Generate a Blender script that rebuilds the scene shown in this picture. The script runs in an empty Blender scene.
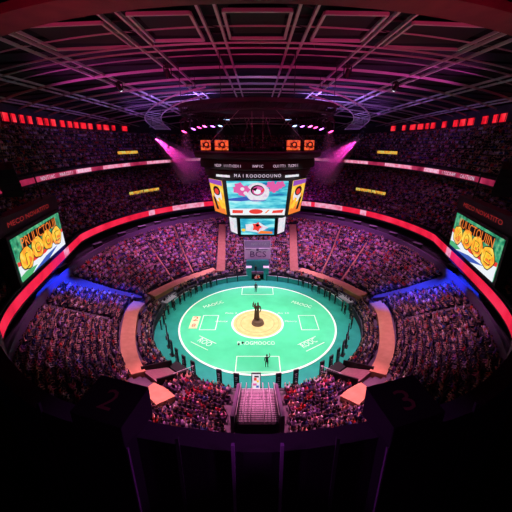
import bpy, bmesh, math, random
import numpy as np
from mathutils import Vector, Matrix, Quaternion
random.seed(7)
rng = np.random.default_rng(11)
PI = math.pi
scene = bpy.context.scene
COL = scene.collection

# ------------------------------------------------------------------ materials
def mat(name, color, rough=0.7, metal=0.0, emit=None, strength=1.0, noise=None, nscale=3.0, spec=0.3):
    m = bpy.data.materials.new(name); m.use_nodes = True
    nt = m.node_tree; b = nt.nodes['Principled BSDF']
    b.inputs['Base Color'].default_value = (*color, 1)
    b.inputs['Roughness'].default_value = rough
    b.inputs['Metallic'].default_value = metal
    b.inputs['Specular IOR Level'].default_value = spec
    if noise:
        tc = nt.nodes.new('ShaderNodeTexCoord'); nz = nt.nodes.new('ShaderNodeTexNoise')
        nz.inputs['Scale'].default_value = nscale; nz.inputs['Detail'].default_value = 4
        rp = nt.nodes.new('ShaderNodeValToRGB')
        rp.color_ramp.elements[0].position = .35; rp.color_ramp.elements[1].position = .68
        rp.color_ramp.elements[0].color = (*color, 1); rp.color_ramp.elements[1].color = (*noise, 1)
        nt.links.new(tc.outputs['Object'], nz.inputs['Vector'])
        nt.links.new(nz.outputs['Fac'], rp.inputs['Fac'])
        nt.links.new(rp.outputs['Color'], b.inputs['Base Color'])
    if emit:
        b.inputs['Emission Color'].default_value = (*emit, 1)
        b.inputs['Emission Strength'].default_value = strength
    return m

def screen_mat(name, cols, strength=1.0, scale=1.2, kind='NOISE', stretch=(1, 1, 1)):
    """a lit LED surface whose picture is a procedural pattern of the given colours"""
    m = bpy.data.materials.new(name); m.use_nodes = True
    nt = m.node_tree; b = nt.nodes['Principled BSDF']
    b.inputs['Base Color'].default_value = (.01, .01, .012, 1); b.inputs['Roughness'].default_value = .4
    tc = nt.nodes.new('ShaderNodeTexCoord'); mp = nt.nodes.new('ShaderNodeMapping')
    mp.inputs['Scale'].default_value = stretch
    if kind == 'NOISE':
        tx = nt.nodes.new('ShaderNodeTexNoise'); tx.inputs['Scale'].default_value = scale; tx.inputs['Detail'].default_value = 3
        out = tx.outputs['Fac']
    else:
        tx = nt.nodes.new('ShaderNodeTexVoronoi'); tx.inputs['Scale'].default_value = scale
        out = tx.outputs['Distance']
    rp = nt.nodes.new('ShaderNodeValToRGB'); el = rp.color_ramp.elements
    lo, hi = (.3, .7) if kind == 'NOISE' else (.05, .8)
    while len(el) < len(cols): el.new(.5)
    for i, c in enumerate(cols):
        el[i].position = lo + (hi - lo) * i / max(1, len(cols) - 1); el[i].color = (*c, 1)
    nt.links.new(tc.outputs['Object'], mp.inputs['Vector']); nt.links.new(mp.outputs['Vector'], tx.inputs['Vector'])
    nt.links.new(out, rp.inputs['Fac']); nt.links.new(rp.outputs['Color'], b.inputs['Emission Color'])
    b.inputs['Emission Strength'].default_value = strength
    return m

def haze_mat(name, density):
    m = bpy.data.materials.new(name); m.use_nodes = True
    nt = m.node_tree; nt.nodes.remove(nt.nodes['Principled BSDF'])
    v = nt.nodes.new('ShaderNodeVolumeScatter'); v.inputs['Density'].default_value = density
    v.inputs['Color'].default_value = (1, 1, 1, 1); v.inputs['Anisotropy'].default_value = .2
    nt.links.new(v.outputs['Volume'], nt.nodes['Material Output'].inputs['Volume'])
    return m

M = dict(
    black=mat('matt black paint', (.012, .011, .014), .55),
    black_gloss=mat('black lacquered panel', (.022, .015, .026), .45),
    dark=mat('dark grey metal', (.035, .032, .04), .5, .3),
    steel=mat('painted truss steel', (.55, .50, .54), .5, .2),
    deck=mat('dark roof deck', (.006, .006, .012), .8, noise=(.010, .010, .02), nscale=.4),
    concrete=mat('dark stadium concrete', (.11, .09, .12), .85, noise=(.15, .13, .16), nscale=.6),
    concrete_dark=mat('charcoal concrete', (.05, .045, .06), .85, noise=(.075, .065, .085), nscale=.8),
    wall_violet=mat('violet painted parapet', (.17, .11, .22), .7),
    tan=mat('tan aisle carpet', (.60, .38, .17), .9, noise=(.68, .45, .21), nscale=1.5),
    tan_dark=mat('dull brown aisle carpet', (.34, .19, .10), .9, noise=(.40, .24, .13), nscale=1.5),
    ramp=mat('brown ramp boards', (.22, .14, .14), .8, noise=(.28, .18, .17), nscale=3),
    green=mat('bright green turf', (.085, .60, .32), .9, noise=(.10, .66, .37), nscale=.5),
    teal=mat('teal apron carpet', (.015, .25, .20), .9, noise=(.02, .30, .24), nscale=.8),
    teal_board=mat('teal hoarding board', (.03, .38, .36), .6, noise=(.06, .46, .42), nscale=2),
    white=mat('white field paint', (.85, .9, .85), .8),
    pale=mat('pale grey paint', (.62, .6, .66), .7),
    sand=mat('orange sand disc', (.82, .48, .20), .9, noise=(.9, .58, .28), nscale=1.2),
    sand_line=mat('brown groove in sand disc', (.55, .28, .12), .9),
    cream=mat('cream mat', (.85, .74, .5), .8),
    redpaint=mat('red paint', (.75, .10, .05), .7),
    bronze=mat('dark bronze', (.07, .035, .022), .5, .3, noise=(.12, .06, .04), nscale=3),
    stone=mat('brown plinth stone', (.14, .07, .045), .6),
    banner_white=mat('white banner cloth', (.75, .72, .78), .8),
    banner_grey=mat('mauve banner cloth', (.38, .33, .48), .8),
    ink=mat('dark violet ink', (.12, .08, .2), .8),
    seat=mat('dark violet seat plastic', (.06, .04, .09), .5),
    numeral=mat('dull red stencil paint', (.20, .05, .06), .7),
    led_red=screen_mat('red LED strip', [(.62, .006, .03), (.85, .012, .05), (.95, .03, .09)], 1.0, .35),
    led_pink=screen_mat('pale pink LED lettering strip', [(.9, .12, .25), (1.0, .35, .55), (1.0, .55, .75)], .85, 1.1),
    led_dim=screen_mat('dim crimson LED strip', [(.16, .005, .03), (.34, .015, .06), (.5, .04, .12)], 1.0, .5),
    led_white=mat('white LED letters', (.05, .05, .05), .5, emit=(.9, .75, .95), strength=.9),
    led_mauve=mat('mauve LED letters', (.05, .05, .05), .5, emit=(.75, .5, .68), strength=.9),
    led_orange=mat('orange LED letters', (.05, .02, .01), .5, emit=(1.0, .10, .02), strength=.8),
    led_redtext=mat('dim red LED letters', (.05, .01, .01), .5, emit=(.5, .03, .03), strength=.6),
    led_yellow=screen_mat('amber LED sign', [(.9, .1, .02), (.95, .5, .05), (.6, .75, .25)], .8, 1.5),
    window_red=screen_mat('red lit glazing', [(.55, .004, .012), (.95, .012, .03), (1, .05, .07)], 1.0, .6),
    orange_screen=screen_mat('orange LED picture', [(.95, .06, .01), (1.0, .14, .03), (.55, .02, .01), (1, .25, .08)], 1.0, 2.2),
    scr_cyan=screen_mat('cyan LED picture', [(.01, .16, .42), (.03, .45, .62), (.2, .78, .85), (.55, .92, .95)], 1.0, .9, stretch=(.5, .5, 2.2)),
    scr_red=screen_mat('red and white LED strip', [(.85, .06, .05), (.95, .75, .7), (.9, .15, .1)], .95, .8),
    scr_green=screen_mat('green LED picture', [(.01, .12, .06), (.02, .36, .18), (.2, .62, .3)], .9, 1.6),
    scr_yellow=screen_mat('yellow LED picture', [(.95, .25, .02), (1.0, .55, .03), (1.0, .8, .15)], 1.0, 1.3),
    scr_pale=screen_mat('pale LED picture', [(.6, .75, .85), (.9, .85, .9), (.75, .55, .8)], .95, 1.6),
    c_white=mat('white LED', (0, 0, 0), .5, emit=(.9, .95, 1), strength=.95),
    c_red=mat('red LED', (0, 0, 0), .5, emit=(.9, .05, .04), strength=.95),
    c_pink=mat('pink LED', (0, 0, 0), .5, emit=(.85, .12, .42), strength=.9),
    c_violet=mat('violet LED', (0, 0, 0), .5, emit=(.35, .08, .55), strength=.9),
    c_yellow=mat('yellow LED', (0, 0, 0), .5, emit=(1, .62, .04), strength=1),
    c_orange=mat('orange LED', (0, 0, 0), .5, emit=(.95, .22, .03), strength=1),
    c_blue=mat('blue LED', (0, 0, 0), .5, emit=(.05, .12, .55), strength=.9),
    c_green=mat('green LED', (0, 0, 0), .5, emit=(.08, .5, .18), strength=.9),
    c_dark=mat('dark LED outline', (.005, .005, .008), .5),
    lens_pink=mat('pink lamp lens', (0, 0, 0), .3, emit=(1, .12, .55), strength=7),
    lens_red=mat('rose lamp lens', (0, 0, 0), .3, emit=(1, .06, .30), strength=6),
    lens_violet=mat('violet lamp lens', (0, 0, 0), .3, emit=(.65, .15, 1), strength=6),
    lens_blue=mat('blue white lamp lens', (0, 0, 0), .3, emit=(.4, .6, 1), strength=4),
    lens_white=mat('cool white lamp lens', (0, 0, 0), .3, emit=(.8, .9, 1), strength=2),
    haze=haze_mat('stage haze', .12),
    haze_beam=haze_mat('dense stage haze', .16),
    haze_thin=haze_mat('thin stage haze', .06),
)

# ------------------------------------------------------------------ mesh helpers
class MB:
    def __init__(s): s.v = []; s.f = []; s.m = []; s.mats = []
    def mi(s, m):
        if m not in s.mats: s.mats.append(m)
        return s.mats.index(m)
    def add(s, vs, fs, m):
        o = len(s.v); s.v.extend([tuple(v) for v in vs]); k = s.mi(m)
        for f in fs: s.f.append(tuple(i + o for i in f)); s.m.append(k)
    def box(s, c, size, m, mw=None, taper=1.0):
        hx, hy, hz = size[0] / 2, size[1] / 2, size[2] / 2
        vs = [Vector((x * hx * (taper if z > 0 else 1), y * hy * (taper if z > 0 else 1), z * hz)) for z in (-1, 1) for y in (-1, 1) for x in (-1, 1)]
        if mw: vs = [mw @ v for v in vs]
        vs = [v + Vector(c) for v in vs]
        s.add(vs, [(0, 2, 3, 1), (4, 5, 7, 6), (0, 1, 5, 4), (2, 6, 7, 3), (0, 4, 6, 2), (1, 3, 7, 5)], m)
    def tube(s, pts, r, m, n=6, closed=False, caps=True):
        pts = [Vector(p) for p in pts]; N = len(pts); rings = []
        for i, p in enumerate(pts):
            a = pts[(i - 1) % N] if (closed or i > 0) else p
            b = pts[(i + 1) % N] if (closed or i < N - 1) else p
            t = (b - a).normalized()
            up = Vector((0, 0, 1)) if abs(t.z) < .9 else Vector((0, 1, 0))
            u = t.cross(up).normalized(); w = u.cross(t)
            rr = r[i] if isinstance(r, (list, tuple)) else r
            rings.append([p + (u * math.cos(2 * PI * k / n) + w * math.sin(2 * PI * k / n)) * rr for k in range(n)])
        vs = [v for q in rings for v in q]; fs = []
        for i in range(N if closed else N - 1):
            j = (i + 1) % N
            for k in range(n):
                fs.append((i * n + k, i * n + (k + 1) % n, j * n + (k + 1) % n, j * n + k))
        if caps and not closed:
            fs.append(tuple(range(n))[::-1]); fs.append(tuple((N - 1) * n + k for k in range(n)))
        s.add(vs, fs, m)
    def lathe(s, prof, m, n=24, c=(0, 0, 0), mw=None):
        vs = []; fs = []; P = len(prof)
        for k in range(n):
            a = 2 * PI * k / n
            for r, z in prof:
                v = Vector((r * math.cos(a), r * math.sin(a), z))
                if mw: v = mw @ v
                vs.append(v + Vector(c))
        for k in range(n):
            j = (k + 1) % n
            for i in range(P - 1): fs.append((k * P + i, j * P + i, j * P + i + 1, k * P + i + 1))
        s.add(vs, fs, m)
    def prism(s, poly, depth, m, o, x, y):
        """polygon (2D) extruded by depth along -normal; o origin, x and y axes"""
        o = Vector(o); x = Vector(x); y = Vector(y); nrm = x.cross(y).normalized()
        a = [o + x * p[0] + y * p[1] for p in poly]; b = [v - nrm * depth for v in a]; n = len(poly)
        s.add(a + b, [tuple(range(n)), tuple(range(2 * n - 1, n - 1, -1))] + [(i, i + n, (i + 1) % n + n, (i + 1) % n) for i in range(n)], m)
    def loft(s, secs, m, closed_sec=True, closed=False, caps=True):
        n = len(secs[0]); vs = [v for q in secs for v in q]; fs = []; N = len(secs)
        for i in range(N if closed else N - 1):
            j = (i + 1) % N
            for k in range(n if closed_sec else n - 1):
                k2 = (k + 1) % n
                fs.append((i * n + k, i * n + k2, j * n + k2, j * n + k))
        if caps and not closed and closed_sec:
            fs.append(tuple(range(n))[::-1]); fs.append(tuple((N - 1) * n + k for k in range(n)))
        s.add(vs, fs, m)
    def mesh(s, name, smooth=False):
        me = bpy.data.meshes.new(name); me.from_pydata(s.v, [], s.f)
        for m in s.mats: me.materials.append(m)
        me.polygons.foreach_set('material_index', s.m)
        if smooth: me.polygons.foreach_set('use_smooth', [True] * len(s.f))
        me.update(); bm = bmesh.new(); bm.from_mesh(me)
        bmesh.ops.recalc_face_normals(bm, faces=bm.faces); bm.to_mesh(me); bm.free()
        return me
    def build(s, name, parent=None, smooth=False, loc=None):
        o = bpy.data.objects.new(name, s.mesh(name, smooth)); COL.objects.link(o)
        if parent: o.parent = parent
        if loc: o.location = loc
        return o

def tag(o, label=None, cat=None, group=None, kind=None):
    if label: o['label'] = label
    if cat: o['category'] = cat
    if group: o['group'] = group
    if kind: o['kind'] = kind
    return o
def empty(name, label, cat, loc=(0, 0, 0), rz=0, group=None, kind=None):
    o = bpy.data.objects.new(name, None); COL.objects.link(o); o.location = loc; o.rotation_euler = (0, 0, rz)
    o.empty_display_size = .3
    return tag(o, label, cat, group, kind)
def copy_tree(o, parent=None):
    c = o.copy(); COL.objects.link(c)
    if parent: c.parent = parent
    for ch in list(o.children): copy_tree(ch, c)
    return c

_tc = {}
def text_geo(s, size=1.0):
    """outline glyphs of a string as flat faces, centred, height about size"""
    if s not in _tc:
        cu = bpy.data.curves.new('glyphs', 'FONT'); cu.body = s; cu.resolution_u = 2; cu.align_x = 'CENTER'
        ob = bpy.data.objects.new('glyphs', cu); COL.objects.link(ob)
        dg = bpy.context.evaluated_depsgraph_get(); dg.update()
        me = ob.evaluated_get(dg).to_mesh()
        _tc[s] = ([tuple(v.co) for v in me.vertices], [tuple(p.vertices) for p in me.polygons])
        ob.evaluated_get(dg).to_mesh_clear(); bpy.data.objects.remove(ob); bpy.data.curves.remove(cu)
    vs, fs = _tc[s]
    return [(x * size / .72, y * size / .72) for x, y, z in vs], fs
def put_text(mb, s, size, o, x, y, m, thick=.02, width=None):
    vs, fs = text_geo(s, size)
    o = Vector(o); x = Vector(x).normalized(); y = Vector(y).normalized(); n = x.cross(y).normalized()
    k = 1.0
    if width:
        w = max(v[0] for v in vs) - min(v[0] for v in vs); k = width / w
    mb.add([o + x * (a * k) + y * b + n * thick for a, b in vs], fs, m)

# ------------------------------------------------------------------ geometry of the bowl
def lerp(a, b, t): return a + (b - a) * t
class Ring:      # an oval: centre y, half width, half depth to the back, half depth to the front, height
    def __init__(s, cy, rx, ry, z, rn=None, lin=0.0): s.cy, s.rx, s.ry, s.z, s.rn, s.lin = cy, rx, ry, z, rn if rn else ry, lin
    def p(s, a, dz=0):
        sn = math.sin(a); c = math.cos(a)
        if sn < 0 and s.lin:      # straighter flanks towards the front
            k = -sn; c = lerp(c, math.copysign((1 - .3 * k) * math.sqrt(max(0, 1 - k ** 8)), c), s.lin)
        return Vector((s.rx * c, s.cy + (s.ry if sn > 0 else s.rn) * sn, s.z + dz))
    def mix(s, o, t): return Ring(lerp(s.cy, o.cy, t), lerp(s.rx, o.rx, t), lerp(s.ry, o.ry, t), lerp(s.z, o.z, t), lerp(s.rn, o.rn, t), lerp(s.lin, o.lin, t))
    def up(s, z): return Ring(s.cy, s.rx, s.ry, z, s.rn, s.lin)
    def out(s, d, z=None): return Ring(s.cy, s.rx + d, s.ry + d, s.z if z is None else z, s.rn + d, s.lin)
L0 = Ring(0, 15.7, 15.7, 1.2, 15.7); L1 = Ring(8, 31, 36, 8.5, 46)
M0 = Ring(8, 31, 35, 11.3, 37, 1.0); M1 = Ring(22, 42, 60, 19.5, 60)
U0 = Ring(20, 34.6, 52.6, 21.6, 52.6); U1 = Ring(36, 43, 50, 28.6, 75)
def s_of(A, B, X, Y):
    lo, hi = -.6, 1.6
    for _ in range(34):
        m = (lo + hi) / 2; r = A.mix(B, m); dy = Y - r.cy
        if (X / r.rx) ** 2 + (dy / (r.ry if dy > 0 else r.rn)) ** 2 > 1: lo = m
        else: hi = m
    return lo
NL, NM, NU = 22, 18, 9
def rad(d): return d * PI / 180
def thetas(a, b, n): return [rad(a + (b - a) * i / n) for i in range(n + 1)]
def stepped(A, B, N):
    out = []
    for k in range(N):
        z = lerp(A.z, B.z, k / N)
        out.append(A.mix(B, k / N).up(z)); out.append(A.mix(B, (k + 1) / N).up(z))
    out.append(A.mix(B, 1).up(B.z)); return out
def solid(name, prof, a, b, n, m, label, cat, kind='structure', full=False, parent=None):
    mb = MB(); th = thetas(a, b, n)
    if full: th = th[:-1]
    mb.loft([[r.p(t) for r in prof] for t in th], m, True, full)
    o = mb.build(name, parent)
    if label: tag(o, label, cat, None, kind)
    return o

# ---- lower, middle and upper tier, each one solid of revolution with its steps
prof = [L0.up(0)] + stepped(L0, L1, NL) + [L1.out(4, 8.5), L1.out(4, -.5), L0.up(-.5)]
lower = solid('terrace_lower', prof, 0, 360, 144, M['concrete'], 'stepped lower seating bowl of dark concrete around the green field', 'terrace', full=True)
Fm = Ring(8, 30, 34, 10.2, 36, 1.0)
prof = [Fm, Fm.up(12.0), Fm.out(.25, 12.0), Fm.out(.25, 11.3)] + stepped(M0, M1, NM) + [M1.out(2, 19.5), M1.out(2, 9.0), L1.out(4.2, 9.0), L1.out(4.2, 9.8), M0.out(1.0, 9.8)]
A0, A1 = -57, 237
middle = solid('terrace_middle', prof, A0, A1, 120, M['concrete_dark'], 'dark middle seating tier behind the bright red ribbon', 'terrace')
Fu = Ring(20, 34, 52, 20.4, 52)
B0, B1 = -44, 224
prof = [Fu, Fu.up(21.9), Fu.out(.3, 21.9), Fu.out(.3, 21.6)] + stepped(U0, U1, NU) + [U1.out(2.2, 28.6), U1.out(2.2, 20.7), Fu.out(3, 20.4)]
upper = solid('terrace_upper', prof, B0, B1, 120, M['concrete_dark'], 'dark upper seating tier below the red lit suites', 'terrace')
# wall rings
W = L0.mix(L1, 18.1 / 22)
solid('wall_concourse', [W.up(7.0), W.up(8.75), W.out(.3, 8.75), W.out(.3, 7.0)], -60, 240, 140, M['wall_violet'], 'low violet wall along the top of the lower bowl', 'wall')
Wf = Ring(0, 15.5, 15.5, 0)
solid('wall_field', [Wf, Wf.up(1.25), Wf.out(.35, 1.25), Wf.out(.35, 0)], 0, 360, 120, M['concrete_dark'], 'low dark wall ringing the teal apron of the field', 'wall', full=True)
Ws = Ring(36, 43.4, 50.4, 28.5, 75)
SB, ST = 29.5, 30.85
o = solid('wall_suites', [Ws, Ws.up(32.2), Ws.out(1.5, 32.2), Ws.out(1.5, 28.5)], -42, 222, 140, M['concrete_dark'], 'dark wall of the suite level with red lit windows under the roof', 'wall')
Wp = Ring(36, 43.3, 50.3, 28.3, 75)
solid('trim_1', [Wp, Wp.up(29.0), Wp.out(.3, 29.0), Wp.out(.3, 28.3)], -42, 222, 140, M['wall_violet'], 'mauve concrete band below the red suite windows', 'trim')

# ---- suite windows: red lit panes with a dark frame
def ring_panel(mb, r, a, b, z0, z1, m, proud, n=3, thick=.06):
    secs = []
    for i in range(n + 1):
        t = lerp(a, b, i / n); p = r.out(-proud).p(t); q = r.out(-proud + thick).p(t)
        secs.append([Vector((p.x, p.y, z0)), Vector((p.x, p.y, z1)), Vector((q.x, q.y, z1)), Vector((q.x, q.y, z0))])
    mb.loft(secs, m)
def arc_table(r, a, b, n=1500):
    ts = [lerp(a, b, i / n) for i in range(n + 1)]; ps = [r.p(t) for t in ts]; L = [0]
    for i in range(n): L.append(L[-1] + (ps[i + 1] - ps[i]).length)
    return ts, L
def at_len(tab, s):
    ts, L = tab; return float(np.interp(s, L, ts))
tab = arc_table(Ws, rad(-40), rad(220)); total = tab[1][-1]
s = 1.0; i = 0; wr = random.Random(3)
while s < total - 3:
    w = wr.choice([1.9, 2.2, 2.4, 1.9, 1.5]); a, b = at_len(tab, s), at_len(tab, s + w)
    p = Ws.p((a + b) / 2)
    if p.y > 58: s += 3; continue      # only the flanks are lit
    i += 1
    mb = MB(); ring_panel(mb, Ws, a, b, SB, ST, M['window_red'], .10)
    o = mb.build('window_%d' % i); tag(o, None, 'window', 'red suite windows under the roof', 'structure')
    side = 'left' if p.x < 0 else 'right'
    o['label'] = 'red lit suite window under the roof edge on the %s side of the hall' % side
    fr = MB()
    for (c, d) in ((a, at_len(tab, s + .09)), (at_len(tab, s + w - .09), b)): ring_panel(fr, Ws, c, d, SB, ST, M['black'], .16, 1)
    ring_panel(fr, Ws, a, b, SB - .1, SB, M['black'], .16); ring_panel(fr, Ws, a, b, ST, ST + .1, M['black'], .16)
    fr.build('window_frame', o)
    s += w + wr.choice([.7, .7, 1.0, 1.6, .6, 2.6])

# ---- LED ribbons
def led_ribbon(name, r, a0, a1, z0, z1, base, segs, segmat, label, segname='text_segment'):
    root = empty(name, label, 'LED ribbon')
    mb = MB(); ring_panel(mb, r, rad(a0), rad(a1), z0, z1, M[base], .12, 130, .1); mb.build('led_strip', root)
    mb = MB()
    ring_panel(mb, r, rad(a0), rad(a1), z0 - .12, z0, M['black'], .16, 130, .16); ring_panel(mb, r, rad(a0), rad(a1), z1, z1 + .1, M['black'], .16, 130, .16)
    mb.build('edge_frame', root)
    for (c, d) in segs:
        mb = MB(); ring_panel(mb, r, rad(c), rad(d), z0 + .02, z1 - .02, M[segmat], .15, 6, .03); mb.build(segname, root)
    return root
led_ribbon('led_ribbon', Fm, A0, A1, 10.55, 11.75, 'led_red', [(62, 68), (72, 80), (100, 109), (118, 134), (46, 60), (143, 146), (34, 37), (190, 193), (-13, -10)], 'led_pink',
           'bright red LED ribbon along the front of the middle tier')
upper_ribbon = led_ribbon('led_ribbon', Fu, B0, B1, 20.75, 21.55, 'led_dim', [(8, 20), (28, 40), (48, 66), (74, 106), (114, 132), (140, 152), (160, 172), (-3, 3), (177, 183)], 'led_pink',
           'thin crimson LED ribbon along the front of the upper tier')
# lettering on the upper ribbon
for sgn in (1, -1):
    for k, wd in enumerate(['WARNOIC', 'MARCOTI', 'NOUTIAC']):
        mb = MB()
        for j, ch in enumerate(wd):
            a = rad(90 - sgn * (92 + k * 7 - j * .75 * 1)); p = Fu.out(-.17).p(a); q = Fu.out(-.17).p(a + .001)
            x = (p - q).normalized(); put_text(mb, ch, .6, (p.x, p.y, 20.85), x, (0, 0, 1), M['led_white'], .02)
        mb.build('lettering', upper_ribbon)

# ------------------------------------------------------------------ the field
fl = MB(); fl.lathe([(0.001, 0), (15.6, 0), (15.6, -.4), (0.001, -.4)], M['teal'], 96)
floor = fl.build('floor'); tag(floor, 'round field of bright green turf with a teal apron around it', 'field', None, 'structure')
t = MB(); t.lathe([(0.001, .03), (12.0, .03), (12.0, -.01)], M['green'], 96); t.build('turf', floor)
def annulus(mb, r0, r1, z, m, c=(0, 0), n=96): mb.lathe([(r0, z), (r1, z), (r1, z - .03), (r0, z - .03)], m, n, (c[0], c[1], 0))
OC = (0.0, -.75)
t = MB(); annulus(t, 11.85, 12.12, .05, M['white']); t.build('boundary_line', floor)
t = MB(); t.lathe([(.001, .055), (3.75, .055), (3.75, .02)], M['sand'], 64, (*OC, 0)); t.build('sand_disc', floor)
t = MB(); annulus(t, 3.75, 4.05, .06, M['white'], OC, 64); t.build('disc_line', floor)
t = MB(); annulus(t, 2.55, 2.62, .062, M['sand_line'], OC, 64); annulus(t, 3.3, 3.36, .062, M['sand_line'], OC, 64); t.build('disc_groove', floor)
def rect_line(x0, x1, y0, y1, w=.11):
    t = MB(); z = .05
    for (c, sz) in ((((x0 + x1) / 2, y0), (abs(x1 - x0) + w, w)), (((x0 + x1) / 2, y1), (abs(x1 - x0) + w, w)), ((x0, (y0 + y1) / 2), (w, abs(y1 - y0))), ((x1, (y0 + y1) / 2), (w, abs(y1 - y0)))):
        t.box((c[0], c[1], z - .01), (sz[0], sz[1], .03), M['white'])
    t.build('box_line', floor)
rect_line(-2.9, 2.9, 8.6, 11.4); rect_line(-2.7, 2.8, -11.5, -8.6)
rect_line(-8.7, -6.3, -2.6, 1.4); rect_line(6.6, 9.2, -2.6, 1.4)
def field_text(s, x, y, size, rot, width, m='white', name='field_lettering'):
    t = MB(); put_text(t, s, size, (x, y, .05), (math.cos(rot), math.sin(rot), 0), (-math.sin(rot), math.cos(rot), 0), M[m], .012, width); return t.build(name, floor)
field_text('PIAOGMOOCO', -.2, -6.2, .8, 0, 5.2)
field_text('MAOCC', -7.4, 4.6, .9, .55, 3.6); field_text('MAOOC', 7.4, 4.6, .9, -.55, 3.6)
field_text('ROO', -7.6, -6.0, 1.0, -.6, 2.2); field_text('ROOC', 7.4, -6.2, 1.0, .6, 2.6)
for (s_, x, y) in (('Pato 2', -4.3, 1.9), ('mtoy', -5.6, -.5), ('Ao 10', 4.2, 1.9), ('Matory', 5.2, -.5)): field_text(s_, x, y, .42, 0, 1.9)
for rr, x, y, w in ((-.6, -7.6, -5.8, 3.2), (.6, 7.5, -6.0, 3.4)):
    t = MB(); mw = Matrix.Rotation(rr, 3, 'Z')
    for dy in (-.75, .95): t.box(Vector((x, y, .045)) + mw @ Vector((0, dy, 0)), (w, .1, .03), M['white'], mw)
    t.build('logo_bar', floor)
t = MB(); t.box((-9.75, -.6, .05), (1.25, 3.4, .05), M['cream']); mt = t.build('logo_mat', floor)
t = MB(); put_text(t, '2', 1.35, (-9.75, -.3, .08), (1, 0, 0), (0, 1, 0), M['redpaint'], .012, .8); put_text(t, '8', .9, (-9.75, -1.9, .08), (1, 0, 0), (0, 1, 0), M['redpaint'], .012, .6); t.build('numeral', mt)

# hoarding boards round the back half: one copy tree per panel
r0 = 14.9
def hoarding():
    root = empty('hoarding_panel', None, 'hoarding', group='teal hoarding panels at the back of the field')
    b = MB(); b.box((0, 0, .55), (2.05, .09, 1.0), M['teal_board']); b.build('board', root)
    b = MB(); b.box((-1.08, 0, .62), (.16, .2, 1.25), M['black']); b.box((-1.08, 0, 1.3), (.24, .26, .12), M['black']); b.build('post', root)
    b = MB(); b.box((0, 0, 1.1), (2.1, .12, .07), M['pale']); b.build('rail', root)
    return root
hp = hoarding(); ordn = ['first', 'second', 'third', 'fourth', 'fifth', 'sixth', 'seventh', 'eighth', 'ninth', 'tenth', 'eleventh', 'twelfth', 'thirteenth', 'fourteenth', 'fifteenth', 'sixteenth', 'seventeenth', 'eighteenth', 'nineteenth', 'twentieth',
        'twenty-first', 'twenty-second', 'twenty-third', 'twenty-fourth', 'twenty-fifth', 'twenty-sixth', 'twenty-seventh', 'twenty-eighth', 'twenty-ninth', 'thirtieth'] 
def ordinal(n):
    if n < 30: return ordn[n]
    t, u = divmod(n + 1, 10); tn = {3: 'thirt', 4: 'fort', 5: 'fift', 6: 'sixt', 7: 'sevent', 8: 'eight', 9: 'ninet'}[t] if t < 10 else 'hundred-'
    if u == 0: return tn + 'ieth'
    return tn + 'y-' + ordn[u - 1]
first = True
for sgn in (1, -1):
    for k in range(8):
        a = 90 - sgn * (11.5 + k * 8.4); h = hp if first else copy_tree(hp); first = False
        p = Vector((r0 * math.cos(rad(a)), r0 * math.sin(rad(a)), 0)); h.location = p; h.rotation_euler = (0, 0, rad(a - 90))
        h['label'] = 'teal hoarding panel with dark post, %s to the %s of the back gate' % (ordinal(k), 'right' if sgn > 0 else 'left')

# ------------------------------------------------------------------ aisles laid on the bowl
aisles = []      # (polyline, half width)
def bowl_z(X, Y, dz=0):
    s_ = min(max(s_of(L0, L1, X, Y), 0), 1); return lerp(L0.z, L1.z, s_) + dz
def resample(pts, d=.5):
    out = []
    for a, b in zip(pts[:-1], pts[1:]):
        a = Vector(a); b = Vector(b); n = max(1, int((b - a).length / d))
        out += [a.lerp(b, i / n) for i in range(n)]
    out.append(Vector(pts[-1])); return out
def smooth(pts, it=2):
    for _ in range(it):
        o = [pts[0]]
        for a, b in zip(pts[:-1], pts[1:]):
            a = Vector(a); b = Vector(b); o += [a.lerp(b, .25), a.lerp(b, .75)]
        o.append(pts[-1]); pts = o
    return pts
def aisle(name, pts, hw, m, label, cat='aisle', dz=.36, group=None):
    pts = resample([Vector(p) for p in smooth(pts)])
    w0, w1 = (hw, hw) if not isinstance(hw, list) else hw
    if w0 == w1: aisles.append(([tuple(p) for p in pts], hw))
    else:
        for i, p in enumerate(pts): aisles.append(([tuple(p)], lerp(w0, w1, i / (len(pts) - 1))))
    secs = []
    for i, p in enumerate(pts):
        hw = lerp(w0, w1, i / (len(pts) - 1))
        t = (pts[min(i + 1, len(pts) - 1)] - pts[max(i - 1, 0)]).normalized(); n = Vector((-t.y, t.x))
        l, r = p + n * hw, p - n * hw
        z = max(bowl_z(l.x, l.y), bowl_z(r.x, r.y), bowl_z(p.x, p.y)) * .5 + .5 * bowl_z(p.x, p.y)
        zl, zr = lerp(bowl_z(l.x, l.y), z, .5) + dz, lerp(bowl_z(r.x, r.y), z, .5) + dz
        secs.append([Vector((l.x, l.y, zl)), Vector((r.x, r.y, zr)), Vector((r.x, r.y, zr - .7)), Vector((l.x, l.y, zl - .7))])
    mb = MB(); mb.loft(secs, M[m]); return tag(mb.build(name), label, cat, group, 'structure')
arc = [(-8.65, 15.5), (-12.15, 12.6), (-15.6, 8.2), (-17.6, 3.6)]
arc2 = [(-18.4, .6), (-18.5, -2.0), (-17.7, -5.0), (-16.4, -9), (-14.6, -12.7), (-12.7, -15.4)]
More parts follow.
